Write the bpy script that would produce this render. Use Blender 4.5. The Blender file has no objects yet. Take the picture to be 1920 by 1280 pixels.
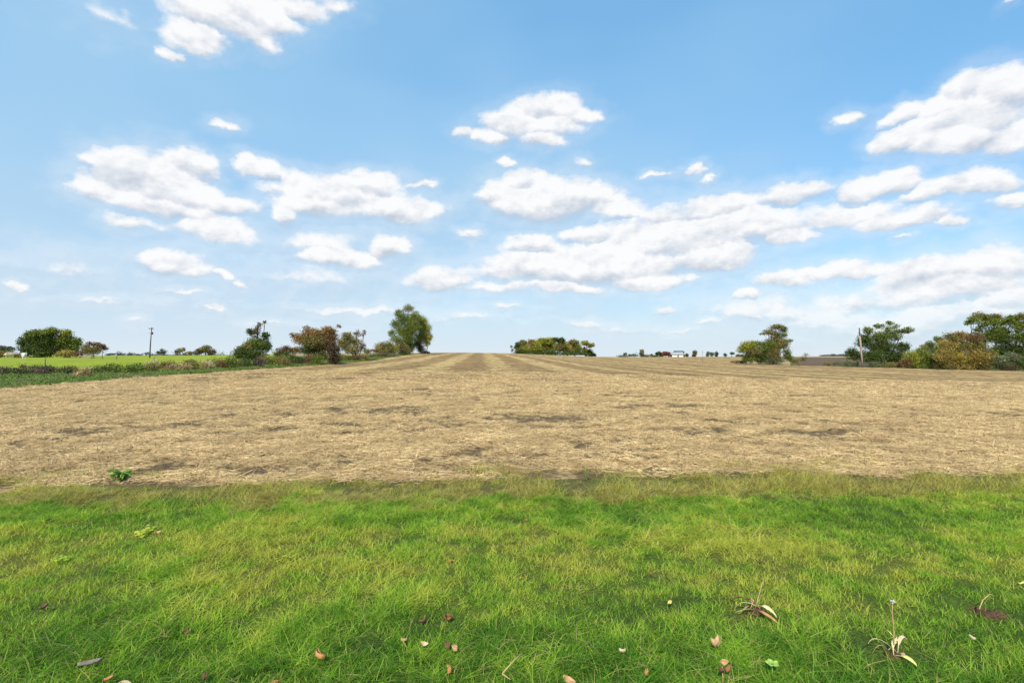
import bpy, math, random
import numpy as np
from mathutils import Vector, Matrix

random.seed(7)
RNG = np.random.default_rng(11)
S = bpy.context.scene
COL = S.collection
PI = math.pi

# ------------------------------------------------------------------ camera
F = 960.0            # focal length in photo pixels (1920 wide, 90 degrees)
HY = 655.0           # photo row of the true horizon
CAM_H = 1.6
PITCH = math.atan((HY - 640.0) / F)
cam_d = bpy.data.cameras.new('camera')
cam_d.sensor_width = 36.0
cam_d.lens = 18.0
cam_d.clip_start = 0.05
cam_d.clip_end = 20000.0
cam = bpy.data.objects.new('camera', cam_d)
COL.objects.link(cam)
cam.location = (0, 0, CAM_H)
cam.rotation_euler = (PI / 2 + PITCH, 0, 0)
S.camera = cam

# ------------------------------------------------------------------ exposure
S.view_settings.view_transform = 'Standard'
S.view_settings.look = 'None'
S.view_settings.gamma = 1.0
S.view_settings.use_curve_mapping = False
S.view_settings.exposure = 0.35
S.cycles.max_bounces = 5
S.cycles.diffuse_bounces = 3
S.cycles.glossy_bounces = 2
S.cycles.transmission_bounces = 4
S.cycles.transparent_max_bounces = 4
S.cycles.caustics_reflective = False
S.cycles.caustics_refractive = False
S.cycles.use_adaptive_sampling = True
S.cycles.adaptive_threshold = 0.012
S.cycles.sample_clamp_indirect = 6.0

# ------------------------------------------------------------------ sun
SUN_EL = math.radians(42)
SUN_AZ = math.radians(198)      # compass angle from +Y clockwise: behind the camera, a little to its left
sdir = Vector((math.sin(SUN_AZ) * math.cos(SUN_EL), math.cos(SUN_AZ) * math.cos(SUN_EL), math.sin(SUN_EL)))
sun_d = bpy.data.lights.new('sun', 'SUN')
sun_d.energy = 5.0
sun_d.angle = math.radians(0.9)
sun_d.color = (1.0, 0.945, 0.85)
sun = bpy.data.objects.new('sun', sun_d)
COL.objects.link(sun)
sun.location = (-20, -40, 60)
sun.rotation_euler = (-sdir).to_track_quat('-Z', 'Y').to_euler()


# ------------------------------------------------------------------ node helper
class NT:
    def __init__(self, tree):
        self.t = tree
        self.n = tree.nodes
        self.l = tree.links

    def node(self, typ, **kw):
        n = self.n.new(typ)
        for k, v in kw.items():
            setattr(n, k, v)
        return n

    def put(self, sock, v):
        if isinstance(v, bpy.types.NodeSocket):
            self.l.new(v, sock)
        elif v is not None:
            sock.default_value = v

    def math(self, op, a, b=None, c=None, clamp=False):
        n = self.node('ShaderNodeMath', operation=op, use_clamp=clamp)
        self.put(n.inputs[0], a)
        self.put(n.inputs[1], b)
        self.put(n.inputs[2], c)
        return n.outputs[0]

    def vm(self, op, a, b=None, scale=None):
        n = self.node('ShaderNodeVectorMath', operation=op)
        self.put(n.inputs[0], a)
        self.put(n.inputs[1], b)
        if scale is not None:
            self.put(n.inputs['Scale'], scale)
        return n.outputs['Value'] if op in ('LENGTH', 'DOT_PRODUCT', 'DISTANCE') else n.outputs['Vector']

    def comb(self, x, y, z=0.0):
        n = self.node('ShaderNodeCombineXYZ')
        for i, v in enumerate((x, y, z)):
            self.put(n.inputs[i], v)
        return n.outputs[0]

    def sep(self, v):
        n = self.node('ShaderNodeSeparateXYZ')
        self.put(n.inputs[0], v)
        return n.outputs

    def noise(self, vec, scale, detail=4.0, rough=0.5, out='Fac', dims='3D', dist=0.0):
        n = self.node('ShaderNodeTexNoise', noise_dimensions=dims)
        if dims == '1D':
            self.put(n.inputs['W'], vec)
        else:
            self.put(n.inputs['Vector'], vec)
        n.inputs['Scale'].default_value = scale
        n.inputs['Detail'].default_value = detail
        n.inputs['Roughness'].default_value = rough
        n.inputs['Distortion'].default_value = dist
        return n.outputs[out]

    def ramp(self, v, a, b, lo=0.0, hi=1.0, smooth=True):
        n = self.node('ShaderNodeMapRange', interpolation_type='SMOOTHSTEP' if smooth else 'LINEAR')
        n.clamp = True
        self.put(n.inputs[0], v)
        for i, x in zip((1, 2, 3, 4), (a, b, lo, hi)):
            self.put(n.inputs[i], x)
        return n.outputs[0]

    def mix(self, f, a, b, blend='MIX'):
        n = self.node('ShaderNodeMix', data_type='RGBA', blend_type=blend)
        self.put(n.inputs['Factor'], f)
        for k, v in (('A', a), ('B', b)):
            s = [i for i in n.inputs if i.name == k and i.type == 'RGBA'][0]
            if isinstance(v, tuple) and len(v) == 3:
                v = (*v, 1.0)
            self.put(s, v)
        return [o for o in n.outputs if o.type == 'RGBA'][0]


# ------------------------------------------------------------------ sky
def pix_azel(px, py):
    x = (px - 960) / F
    z = (HY - py) / F
    return math.atan2(x, 1.0), math.atan2(z, math.sqrt(1 + x * x))


# cumulus drawn as clusters of heaps: photo column, row, half width, half height, density
CLOUDS = [
    (450, 30, 105, 52, 1.0), (360, 78, 70, 34, .9), (540, 8, 80, 34, .8), (610, 0, 50, 24, .45), (310, 98, 34, 16, .6), (200, 30, 60, 26, .2), (470, 80, 50, 26, .7),
    (425, 52, 105, 48, .95), (1010, 238, 100, 42, 1.0), (300, 352, 110, 58, 1.0), (1045, 385, 150, 58, 1.15), (640, 375, 130, 46, .95), (1320, 440, 240, 52, .9), (1100, 505, 220, 46, .9), (1830, 215, 140, 60, .95), (1800, 535, 190, 44, .85),
    (1030, 206, 72, 32, 1), (975, 236, 62, 34, 1), (1088, 216, 46, 22, .8), (880, 248, 28, 19, .9), (1030, 264, 62, 24, 1), (925, 262, 42, 22, .9), (955, 306, 24, 12, .8), (1115, 300, 26, 9, .45),
    (1825, 168, 80, 42, 1), (1910, 172, 80, 52, 1.1), (1690, 212, 60, 24, .8), (1770, 205, 80, 28, 1), (1690, 264, 64, 36, 1), (1800, 262, 120, 44, 1), (1905, 255, 70, 46, 1), (1590, 215, 32, 18, .6),
    (1905, 15, 26, 13, .6), (1300, 318, 24, 14, .7), (1328, 333, 20, 9, .5), (1243, 324, 22, 9, .45), (785, 352, 24, 9, .6), (423, 243, 32, 13, .45),
    (345, 312, 66, 36, 1), (275, 340, 80, 42, 1), (205, 374, 56, 24, .9), (285, 386, 112, 40, .95), (400, 378, 76, 26, .9), (245, 424, 60, 20, .6), (190, 325, 22, 16, .6),
    (388, 430, 88, 32, 1), (488, 316, 60, 22, .9),
    (570, 356, 74, 34, 1), (692, 352, 66, 36, 1.05), (600, 386, 124, 34, 1), (735, 400, 104, 32, .95), (520, 400, 40, 30, .8), (500, 350, 34, 22, .5),
    (722, 466, 58, 25, 1), (640, 482, 92, 28, .9), (590, 452, 84, 26, .45), (560, 520, 110, 26, .25),
    (300, 500, 84, 33, 1), (350, 516, 54, 22, .9), (412, 520, 28, 14, .8), (453, 534, 20, 12, .6), (8, 546, 34, 14, .7), (110, 520, 120, 24, .2),
    (1012, 352, 60, 40, 1.15), (1105, 375, 88, 34, 1.1), (1000, 392, 116, 40, 1.15), (1160, 396, 52, 26, 1), (925, 378, 40, 28, 1), (884, 444, 34, 12, .6),
    (1000, 465, 64, 22, .95), (1115, 444, 60, 18, .95), (1330, 392, 94, 32, 1), (1240, 404, 56, 26, .7), (1472, 372, 78, 30, 1), (1590, 414, 120, 32, 1), (1705, 420, 120, 29, 1), (1795, 428, 52, 17, .9),
    (1480, 452, 64, 26, .95), (1400, 438, 150, 44, .95), (1250, 458, 150, 40, .95), (1345, 484, 82, 38, 1.05), (1150, 494, 180, 44, 1), (1000, 512, 124, 38, .95), (835, 532, 90, 34, .85), (1060, 540, 110, 20, .8), (1215, 522, 110, 28, .95), (930, 552, 150, 20, .4),
    (1620, 360, 68, 35, 1), (1692, 346, 54, 28, 1), (1862, 345, 80, 40, 1), (1765, 366, 94, 28, .95), (1915, 380, 60, 26, .8),
    (1462, 530, 70, 20, .9), (1565, 514, 124, 18, .85), (1785, 518, 150, 34, 1), (1890, 505, 90, 46, 1), (1905, 566, 80, 34, .9), (1750, 552, 170, 24, .75), (1600, 560, 120, 18, .4), (1850, 590, 150, 24, .5),
    (1398, 558, 30, 12, .8), (1250, 580, 34, 9, .6), (1095, 607, 40, 10, .7), (1402, 600, 40, 14, .7), (1275, 623, 36, 8, .5), (1335, 608, 30, 8, .5), (1500, 600, 60, 12, .35), (1560, 592, 50, 12, .45), (1660, 610, 90, 14, .4), (410, 592, 22, 9, .6), (270, 612, 22, 10, .4), (640, 585, 100, 10, .36), (860, 606, 70, 8, .32), (190, 572, 90, 10, .32), (520, 612, 60, 7, .32), (330, 560, 40, 8, .35), (1180, 615, 60, 8, .34), (1720, 600, 260, 52, .42), (1480, 585, 160, 34, .34), (1710, 455, 24, 8, .5), (960, 588, 50, 8, .35),
]


def build_world():
    w = bpy.data.worlds.new('World')
    S.world = w
    w.use_nodes = True
    w.cycles.sampling_method = 'NONE'
    t = NT(w.node_tree)
    w.node_tree.nodes.clear()
    out = t.node('ShaderNodeOutputWorld')
    bg = t.node('ShaderNodeBackground')
    bg.inputs['Strength'].default_value = 0.1
    t.l.new(bg.outputs[0], out.inputs[0])
    sky = t.node('ShaderNodeTexSky', sky_type='NISHITA')
    sky.sun_disc = False
    sky.sun_elevation = SUN_EL
    sky.sun_rotation = SUN_AZ
    sky.altitude = 0
    sky.air_density = 1.0
    sky.dust_density = 0.6
    sky.ozone_density = 1.6
    d = t.node('ShaderNodeTexCoord').outputs['Generated']
    x, y, z = t.sep(d)
    az = t.math('ARCTAN2', x, y)
    el = t.math('ARCSINE', z)
    # pale moist air over the whole sky, thickest towards the horizon
    elc = t.math('MAXIMUM', el, 0.0)
    veil = t.math('POWER', 2.718, t.math('MULTIPLY', elc, -5.8))
    skyc = t.mix(0.55, t.mix(1.0, sky.outputs[0], SKY_TINT, 'MULTIPLY'), AIR)
    # thin high film of ice cloud, broad and even, thicker away to the left
    film = t.noise(t.vm('MULTIPLY', d, (1.0, 1.0, 2.0)), 1.3, 3, 0.5)
    side = t.ramp(t.math('SUBTRACT', film, t.math('MULTIPLY', x, 0.30)), 0.28, 0.82, 0.06, 0.95)
    skyc = t.mix(side, skyc, FILM)
    skyc = t.mix(t.math('MULTIPLY', veil, 0.95), skyc, VEIL)
    # edges of the heaps broken up by turbulence
    dd = t.vm('MULTIPLY', d, (1.0, 1.0, 1.5))
    warp = t.vm('SUBTRACT', t.noise(dd, 4.6, 9, 0.62, 'Color'), (0.5, 0.5, 0.5))
    warp = t.vm('MULTIPLY', warp, (0.18, 0.095, 0.0))
    p = t.vm('ADD', t.comb(az, el), warp)
    # every heap has a lit head and a shaded foot: collect the heap's own height along with its thickness
    acc = None
    K = 14.0
    for (cx, cy, rx, ry, wt) in CLOUDS:
        a0, e0 = pix_azel(cx, cy)
        ra = (pix_azel(cx + rx, cy)[0] - pix_azel(cx - rx, cy)[0]) * 0.53
        re = (pix_azel(cx, cy - ry)[1] - pix_azel(cx, cy + ry)[1]) * 0.58
        q = t.vm('MULTIPLY', t.vm('SUBTRACT', p, (a0, e0, 0)), (1 / ra, 1 / re, 0))
        qa = t.vm('MAXIMUM', q, t.vm('MULTIPLY', q, (-1.0, -1.35, 0)))
        f = t.math('MULTIPLY_ADD', t.vm('LENGTH', qa), -wt * K, wt * K)
        f = t.math('POWER', 2.71828, f)
        term = t.vm('SCALE', t.vm('ADD', q, (0, 0, 1.0)), None, f)
        acc = term if acc is None else t.vm('ADD', acc, term)
    _, hs, ds = t.sep(acc)
    ds = t.math('ADD', ds, 1e-6)
    high = t.math('DIVIDE', hs, ds)
    f0 = t.math('DIVIDE', t.math('LOGARITHM', ds, 2.71828), K)
    # the same weather goes on over the rest of the sky: fair weather heaps on a cloud plane
    zc = t.math('MAXIMUM', z, 0.06)
    plane = t.comb(t.math('DIVIDE', x, zc), t.math('DIVIDE', y, zc))
    gen = t.noise(plane, 0.55, 6, 0.55)
    outside = t.math('MAXIMUM', t.ramp(t.math('ABSOLUTE', az), 0.86, 1.1), t.ramp(el, 0.66, 0.85))
    gen = t.math('SUBTRACT', t.ramp(gen, 0.53, 0.70, -0.4, 0.6), t.math('MULTIPLY', t.math('SUBTRACT', 1.0, outside), 2.0))
    f0 = t.math('MAXIMUM', f0, gen)
    n = t.noise(dd, 17.0, 8, 0.56)
    n2 = t.noise(t.vm('ADD', dd, (-0.006, 0.0, 0.016)), 17.0, 5, 0.58)
    fa = t.math('MULTIPLY_ADD', t.math('SUBTRACT', n, 0.5), 0.85, f0)
    soft = t.ramp(high, 0.15, -0.75, 0.34, 1.05)
    alpha = t.ramp(fa, -0.08, soft)
    alpha = t.math('MULTIPLY', alpha, t.ramp(el, 0.0, 0.10, 0.45, 0.97))
    mist = t.ramp(t.math('MULTIPLY_ADD', t.math('SUBTRACT', n, 0.5), 1.3, f0), -0.62, 0.15, 0.0, 0.27)
    alpha = t.math('MAXIMUM', alpha, t.math('MULTIPLY', mist, t.ramp(el, 0.55, 0.20, 0.35, 1.0)))
    relief = t.math('MULTIPLY', t.math('SUBTRACT', n, n2), 1.9)
    lit = t.ramp(t.math('ADD', high, t.math('MULTIPLY', t.math('SUBTRACT', n, 0.5), 0.9)), -0.62, 0.30, 0.0, 1.0)
    thick = t.ramp(f0, 0.10, 0.55, 0.55, 0.0)
    lit = t.math('ADD', t.math('MAXIMUM', lit, thick), relief, clamp=True)
    cloud = t.mix(lit, CLOUD_LO, CLOUD_HI)
    t.l.new(t.mix(alpha, skyc, cloud), bg.inputs['Color'])


SKY_TINT = (0.80, 1.50, 1.75)
AIR = (1.45, 3.9, 6.75)
FILM = (2.8, 4.9, 6.9)
VEIL = (5.75, 6.5, 7.1)
CLOUD_LO = (4.45, 4.95, 5.7)
CLOUD_HI = (7.75, 7.75, 7.8)
build_world()


# ------------------------------------------------------------------ numpy noise
def _hash(ix, iy, seed):
    h = (ix.astype(np.int64) * 374761393 + iy.astype(np.int64) * 668265263 + seed * 974634777) & 0xFFFFFFFF
    h = ((h ^ (h >> 13)) * 1274126177) & 0xFFFFFFFF
    return ((h ^ (h >> 16)) & 0xFFFF) / 65535.0


def vnoise(x, y, seed=0):
    x = np.asarray(x, float); y = np.asarray(y, float)
    ix = np.floor(x); iy = np.floor(y)
    fx = x - ix; fy = y - iy
    fx = fx * fx * (3 - 2 * fx); fy = fy * fy * (3 - 2 * fy)
    a = _hash(ix, iy, seed); b = _hash(ix + 1, iy, seed)
    c = _hash(ix, iy + 1, seed); d = _hash(ix + 1, iy + 1, seed)
    return (a * (1 - fx) + b * fx) * (1 - fy) + (c * (1 - fx) + d * fx) * fy


def fbm(x, y, seed=0, octv=4, gain=.5):
    s = 0; a = 1; tot = 0
    for i in range(octv):
        s = s + a * vnoise(np.asarray(x) * 2 ** i, np.asarray(y) * 2 ** i, seed + i * 17)
        tot += a
        a *= gain
    return s / tot


# ------------------------------------------------------------------ lie of the land
def Zd(Y, d):
    return CAM_H - d * Y / F


PROFILE = {   # photo column -> (distance ahead, height); ('d', row below the horizon)
    -900: [(20, 0), (40, .3), (60, .5), (110, -.3), (150, -.1), (260, ('d', 12.5)), (600, ('d', 14)), (3000, ('d', 14))],
    0: [(22, 0), (40, .3), (60, .54), (105, -.2), (150, ('d', 11)), (260, ('d', 12.0)), (600, ('d', 14)), (3000, ('d', 14))],
    200: [(26, 0), (45, .1), (70, .2), (128, ('d', 16.5)), (180, ('d', 12)), (400, ('d', 11)), (3000, ('d', 13))],
    400: [(36, 0), (60, .1), (120, ('d', 14)), (200, ('d', 11)), (400, ('d', 11)), (3000, ('d', 13))],
    600: [(57, 0), (90, ('d', 18)), (130, ('d', 10)), (200, ('d', 6.5)), (3000, ('d', 9))],
    760: [(57, 0), (110, ('d', 13)), (150, ('d', 7.5)), (200, ('d', 5.8)), (3000, ('d', 9))],
    860: [(57, 0), (100, ('d', 14.5)), (150, ('d', 9)), (220, ('d', 5.5)), (300, ('d', 5.6)), (3000, ('d', 9))],
    960: [(57, 0), (100, ('d', 14.5)), (150, ('d', 10)), (220, ('d', 7.4)), (340, ('d', 7)), (400, ('d', 7.5)), (3000, ('d', 11))],
    1120: [(40, -.2), (60, -.5), (100, -1.0), (150, -1.5), (250, ('d', 15)), (370, ('d', 14)), (450, ('d', 14.5)), (3000, ('d', 16))],
    1300: [(40, -.4), (60, -.8), (100, -1.6), (150, -2.1), (250, ('d', 15.5)), (450, ('d', 13.5)), (600, ('d', 13.5)), (3000, ('d', 16))],
    1440: [(40, -.6), (60, -1.1), (100, -1.9), (130, -2.2), (200, ('d', 20)), (300, ('d', 15)), (600, ('d', 13)), (3000, ('d', 16))],
    1617: [(40, -.7), (60, -1.3), (100, -2.0), (150, ('d', 27)), (260, ('d', 15)), (600, ('d', 12)), (3000, ('d', 16))],
    1920: [(40, -.9), (60, -1.5), (90, -2.4), (120, -2.7), (200, ('d', 22)), (400, ('d', 16)), (3000, ('d', 16))],
    2800: [(40, -.9), (60, -1.5), (90, -2.4), (120, -2.7), (200, ('d', 22)), (400, ('d', 16)), (3000, ('d', 16))],
}
LR = np.linspace(math.log(1.0), math.log(4000.0), 260)
_cols = sorted(PROFILE)
_azs = np.array([math.atan2(c - 960, F) for c in _cols])
_tab = []
for c in _cols:
    pts = [(1.0, 0.0), (14.0, 0.0)] + [(a, Zd(a, b[1]) if isinstance(b, tuple) else b) for a, b in PROFILE[c]] 
    e = pts[-1]
    pts.append((4200.0, CAM_H + (e[1] - CAM_H) * 4200 / e[0]))
    _tab.append(np.interp(np.exp(LR), [q[0] for q in pts], [q[1] for q in pts]))
_tab = np.array(_tab)
AZG = np.linspace(-1.08, 1.08, 140)
TAB = np.array([[np.interp(a, _azs, _tab[:, j]) for j in range(len(LR))] for a in AZG])


def _smooth(A, axis, n):
    for _ in range(n):
        P = np.pad(A, [(1, 1) if i == axis else (0, 0) for i in range(2)], mode='edge')
        sl = [slice(None)] * 2
        def g(a, b):
            s = list(sl); s[axis] = slice(a, b); return P[tuple(s)]
        A = 0.25 * g(0, -2) + 0.5 * g(1, -1) + 0.25 * g(2, None)
    return A


TAB = _smooth(_smooth(TAB, 0, 14), 1, 10)


def height(x, y):
    x = np.asarray(x, float); y = np.asarray(y, float)
    r = np.sqrt(x * x + y * y) + 1e-9
    az = np.arctan2(x, y)
    ca = np.maximum(np.cos(az), 0.47)
    Y = np.clip(r * ca, 1.0, 3900.0)
    a = np.clip((np.clip(az, -1.08, 1.08) + 1.08) / 2.16 * (len(AZG) - 1), 0, len(AZG) - 1.001)
    l = np.clip(np.log(Y) / LR[-1] * (len(LR) - 1), 0, len(LR) - 1.001)
    i = a.astype(int); j = l.astype(int)
    u = a - i; v = l - j
    z = (TAB[i, j] * (1 - u) + TAB[i + 1, j] * u) * (1 - v) + (TAB[i, j + 1] * (1 - u) + TAB[i + 1, j + 1] * u) * v
    # beyond the sides of the view the land levels out
    back = np.clip((np.abs(az) - 1.2) / 0.6, 0, 1)
    return z * (1 - back) + back * (-0.004 * r)


def hz(x, y):
    return float(height(np.array([x]), np.array([y]))[0])


def at(px, Y):
    """Ground point at distance Y ahead in photo column px."""
    x = (px - 960) / F * Y
    return Vector((x, Y, hz(x, Y)))


def lawn_pt(px, py, h=0.0):
    """Point at height h above the flat lawn under photo pixel px, py."""
    Y = (CAM_H - h) * F / (py - HY)
    return Vector(((px - 960) / F * Y, Y, h))


def lawn_edge(x):
    return 6.36 + 0.045 * np.asarray(x) - 0.22 * np.clip((-2.6 - np.asarray(x)) / 1.2, 0, 1) + 0.16 * np.exp(-((np.asarray(x) - 3.1) / 1.0) ** 2) + 0.85 * (fbm(np.asarray(x) * .75, 0 * np.asarray(x) + 3.3, 5, 5, .62) - .5)


HX_Y = [-60, 10, 22, 29, 32, 39, 57, 115, 150, 230, 400]
HX_X = [-36, -34, -31, -29, -25.3, -23.0, -21.4, -27.0, -27.2, -26, -26]


def hedge_x(y):
    return np.interp(y, HX_Y, HX_X)


def verge_x(y):
    return np.interp(y, [-60, 20, 26, 36, 57, 80, 115, 150, 230], [-22, -20.6, -20.6, -20.5, -20.2, -21.6, -25.6, -26, -25.8]) + 0.5 * (fbm(np.asarray(y) * .5, 0 * np.asarray(y), 9, 3) - .5)


def field_right(y):
    return np.interp(y, [-60, 20, 90, 105, 130, 150, 250, 500], [120, 110, 92, 74, 66, 66.5, 112, 240])


# ------------------------------------------------------------------ materials
def mat(name, rough=0.9, spec=0.2):
    m = bpy.data.materials.new(name)
    m.use_nodes = True
    t = NT(m.node_tree)
    b = m.node_tree.nodes['Principled BSDF']
    b.inputs['Roughness'].default_value = rough
    b.inputs['Specular IOR Level'].default_value = spec
    return m, t, b


def wpos(t):
    return t.node('ShaderNodeNewGeometry').outputs['Position']


def bump(t, b, h, strength=0.5, dist=0.05):
    n = t.node('ShaderNodeBump')
    n.inputs['Strength'].default_value = strength
    n.inputs['Distance'].default_value = dist
    t.l.new(h, n.inputs['Height'])
    t.l.new(n.outputs[0], b.inputs['Normal'])


def simple_mat(name, c1, c2, scale=3.0, rough=.85, spec=.2, stretch=(1, 1, 1)):
    m, t, b = mat(name, rough, spec)
    v = t.vm('MULTIPLY', t.node('ShaderNodeTexCoord').outputs['Object'], stretch)
    n = t.noise(v, scale, 5, .6)
    t.l.new(t.mix(t.ramp(n, .3, .7), c1, c2), b.inputs['Base Color'])
    bump(t, b, n, .4, .01)
    return m


ROW_AZ = -0.0573     # the drill rows run a touch left of straight ahead


def row_coords(t, p):
    x, y, z = t.sep(p)
    ca, sa = math.cos(ROW_AZ), math.sin(ROW_AZ)
    u = t.math('SUBTRACT', t.math('MULTIPLY', x, ca), t.math('MULTIPLY', y, sa))
    v = t.math('ADD', t.math('MULTIPLY', x, sa), t.math('MULTIPLY', y, ca))
    return u, v, x, y


def m_field():
    m, t, b = mat('stubble', .95, .08)
    p = wpos(t)
    u, v, x, y = row_coords(t, p)
    wob = t.math('MULTIPLY', t.math('SUBTRACT', t.noise(p, .06, 2), .5), 1.6)
    uw = t.math('ADD', u, wob)
    swath = t.noise(t.comb(uw, t.math('MULTIPLY', v, .02)), .22, 3, .55)
    fine = t.noise(t.comb(uw, t.math('MULTIPLY', v, .10)), 2.1, 3, .6)
    wave = t.math('SINE', t.math('MULTIPLY', uw, 2 * PI / 6.1))
    wave2 = t.math('SINE', t.math('MULTIPLY', uw, 2 * PI / 24.4))
    st = t.math('ADD', t.math('MULTIPLY', swath, 1.3), t.math('MULTIPLY', fine, .85))
    st = t.math('ADD', st, t.math('MULTIPLY', wave, .30))
    st = t.math('ADD', st, t.math('MULTIPLY', wave2, .08))
    blot = t.noise(p, .35, 5, .62)
    st = t.math('ADD', st, t.math('MULTIPLY', t.math('SUBTRACT', blot, .5), .35))
    # thick pale straw on the headland, combed golden stubble beyond
    head = t.ramp(y, 13, 34)
    pale = t.mix(head, (0.645, 0.472, 0.218), (0.64, 0.448, 0.185))
    dull = t.mix(head, (0.45, 0.312, 0.140), (0.37, 0.240, 0.098))
    # swaths and drill rows show once the trampled headland is passed
    rows = t.node('ShaderNodeMix', data_type='FLOAT')
    t.put(rows.inputs[0], t.ramp(y, 12, 36))
    t.put(rows.inputs[2], t.ramp(blot, .3, .7, .45, .95))
    t.put(rows.inputs[3], t.ramp(st, .98, 1.30))
    straw = t.mix(rows.outputs[0], dull, pale)
    # straw litter, a few centimetres across
    lit = t.noise(t.comb(t.math('MULTIPLY', x, .55), y), 15.0, 5, .7)
    lit2 = t.noise(p, 2.2, 6, .72)
    straw = t.mix(t.ramp(lit, .36, .62, .75, 0.0), straw, (0.15, 0.098, 0.050))
    soilm = t.math('ADD', t.math('MULTIPLY', lit2, .65), t.math('MULTIPLY', t.noise(p, .55, 4, .6), .35))
    # bare patches thin out where the crop was heavier, further off
    r = t.vm('LENGTH', p)
    thr = t.ramp(r, 6, 60, .0, .06)
    soil = t.ramp(t.math('SUBTRACT', soilm, thr), .50, .60)
    # wheelings across the headland
    hl = t.noise(t.comb(t.math('MULTIPLY', x, .10), y), .9, 4, .6)
    soil = t.math('MAXIMUM', soil, t.math('MULTIPLY', t.ramp(hl, .60, .72), t.ramp(lit2, .40, .56)))
    bare = t.node('ShaderNodeAttribute', attribute_name='bare').outputs['Fac']
    soil = t.math('MAXIMUM', soil, t.math('MULTIPLY', bare, t.ramp(lit2, .34, .50)))
    col = t.mix(t.math('MULTIPLY', soil, .88), straw, (0.085, 0.055, 0.034))
    # a flush of green weed and volunteers on the left headland
    gm = t.math('MULTIPLY', t.ramp(t.noise(p, .45, 4, .6), .56, .70), t.ramp(t.math('ADD', x, t.math('MULTIPLY', y, .25)), 2, -4))
    gm = t.math('MULTIPLY', gm, t.ramp(y, 22, 14))
    col = t.mix(t.math('MULTIPLY', gm, .45), col, (0.18, 0.20, 0.05))
    t.l.new(col, b.inputs['Base Color'])
    h = t.math('ADD', t.math('MULTIPLY', lit, .5), t.math('MULTIPLY', lit2, 1.1))
    h = t.math('ADD', h, t.math('MULTIPLY', fine, .5))
    bump(t, b, h, .9, .12)
    return m


def grass_colour(t, p):
    """Colour of the turf at a point: lush, worn, yellowed and dry patches."""
    x, y, z = t.sep(p)
    a = t.noise(p, .75, 4, .6)
    bb = t.noise(p, 3.0, 4, .6)
    k = t.math('ADD', t.math('MULTIPLY', a, .6), t.math('MULTIPLY', bb, .4))
    k = t.math('ADD', k, t.ramp(y, 2.2, 4.0, -.10, .09))
    k = t.math('SUBTRACT', k, t.math('MULTIPLY', t.math('MULTIPLY', t.ramp(y, 4.45, 4.85), t.ramp(y, 5.8, 5.4)), .10))
    c = t.mix(t.ramp(k, .34, .56), (0.092, 0.245, 0.014), (0.290, 0.490, 0.034))
    c = t.mix(t.ramp(k, .48, .66), c, (0.53, 0.545, 0.075))
    edge = t.math('ADD', y, t.math('MULTIPLY', x, -0.045))
    dry = t.ramp(t.math('ADD', t.noise(p, 1.6, 5, .65), t.ramp(edge, 4.8, 5.8, -.11, .21)), .55, .70)
    dryc = t.mix(t.ramp(t.noise(p, 4.5, 4, .6), .38, .62), (0.42, 0.300, 0.095), (0.56, 0.44, 0.155))
    c = t.mix(t.math('MULTIPLY', dry, .85), c, dryc)
    return c


def m_lawn():
    m, t, b = mat('lawn_turf', .9, .1)
    p = wpos(t)
    c = grass_colour(t, p)
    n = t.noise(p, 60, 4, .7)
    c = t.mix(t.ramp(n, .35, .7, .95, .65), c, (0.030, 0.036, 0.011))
    t.l.new(c, b.inputs['Base Color'])
    bump(t, b, n, .8, .03)
    return m


def m_blades(name, dull=0.0):
    m, t, b = mat(name, .6, .16)
    p = wpos(t)
    c = grass_colour(t, p)
    tint = t.node('ShaderNodeAttribute', attribute_name='tint')
    rnd = t.sep(tint.outputs['Vector'])
    c = t.mix(t.ramp(rnd[0], .62, 1.0, 0, .65), c, (0.58, 0.62, 0.12))
    c = t.mix(t.ramp(rnd[0], .42, 0.0, 0, .80), c, (0.030, 0.095, 0.008))
    c = t.mix(t.math('GREATER_THAN', rnd[1], .960 - dull), c, (0.42, 0.33, 0.15))
    t.l.new(c, b.inputs['Base Color'])
    tr = t.node('ShaderNodeBsdfTranslucent')
    t.l.new(t.mix(1.0, c, (1.15, 1.15, .7), 'MULTIPLY'), tr.inputs['Color'])
    mx = t.node('ShaderNodeMixShader')
    mx.inputs[0].default_value = .44
    t.l.new(b.outputs[0], mx.inputs[1])
    t.l.new(tr.outputs[0], mx.inputs[2])
    t.l.new(mx.outputs[0], m.node_tree.nodes['Material Output'].inputs[0])
    return m


def m_attr(name, rough=.7, spec=.25, transl=.3, mottle=False):
    """Colour carried by each leaf or stalk (attribute 'col')."""
    m, t, b = mat(name, rough, spec)
    a = t.node('ShaderNodeAttribute', attribute_name='col').outputs['Color']
    if mottle:   # weathered greyer and browner in places
        pp = wpos(t)
        a = t.mix(t.ramp(t.noise(pp, .9, 5, .65), .40, .62, .0, .62), a, (0.32, 0.215, 0.105))
    t.l.new(a, b.inputs['Base Color'])
    if transl:
        tr = t.node('ShaderNodeBsdfTranslucent')
        t.l.new(a, tr.inputs['Color'])
        mx = t.node('ShaderNodeMixShader')
        mx.inputs[0].default_value = transl
        t.l.new(b.outputs[0], mx.inputs[1])
        t.l.new(tr.outputs[0], mx.inputs[2])
        t.l.new(mx.outputs[0], m.node_tree.nodes['Material Output'].inputs[0])
    return m


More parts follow.
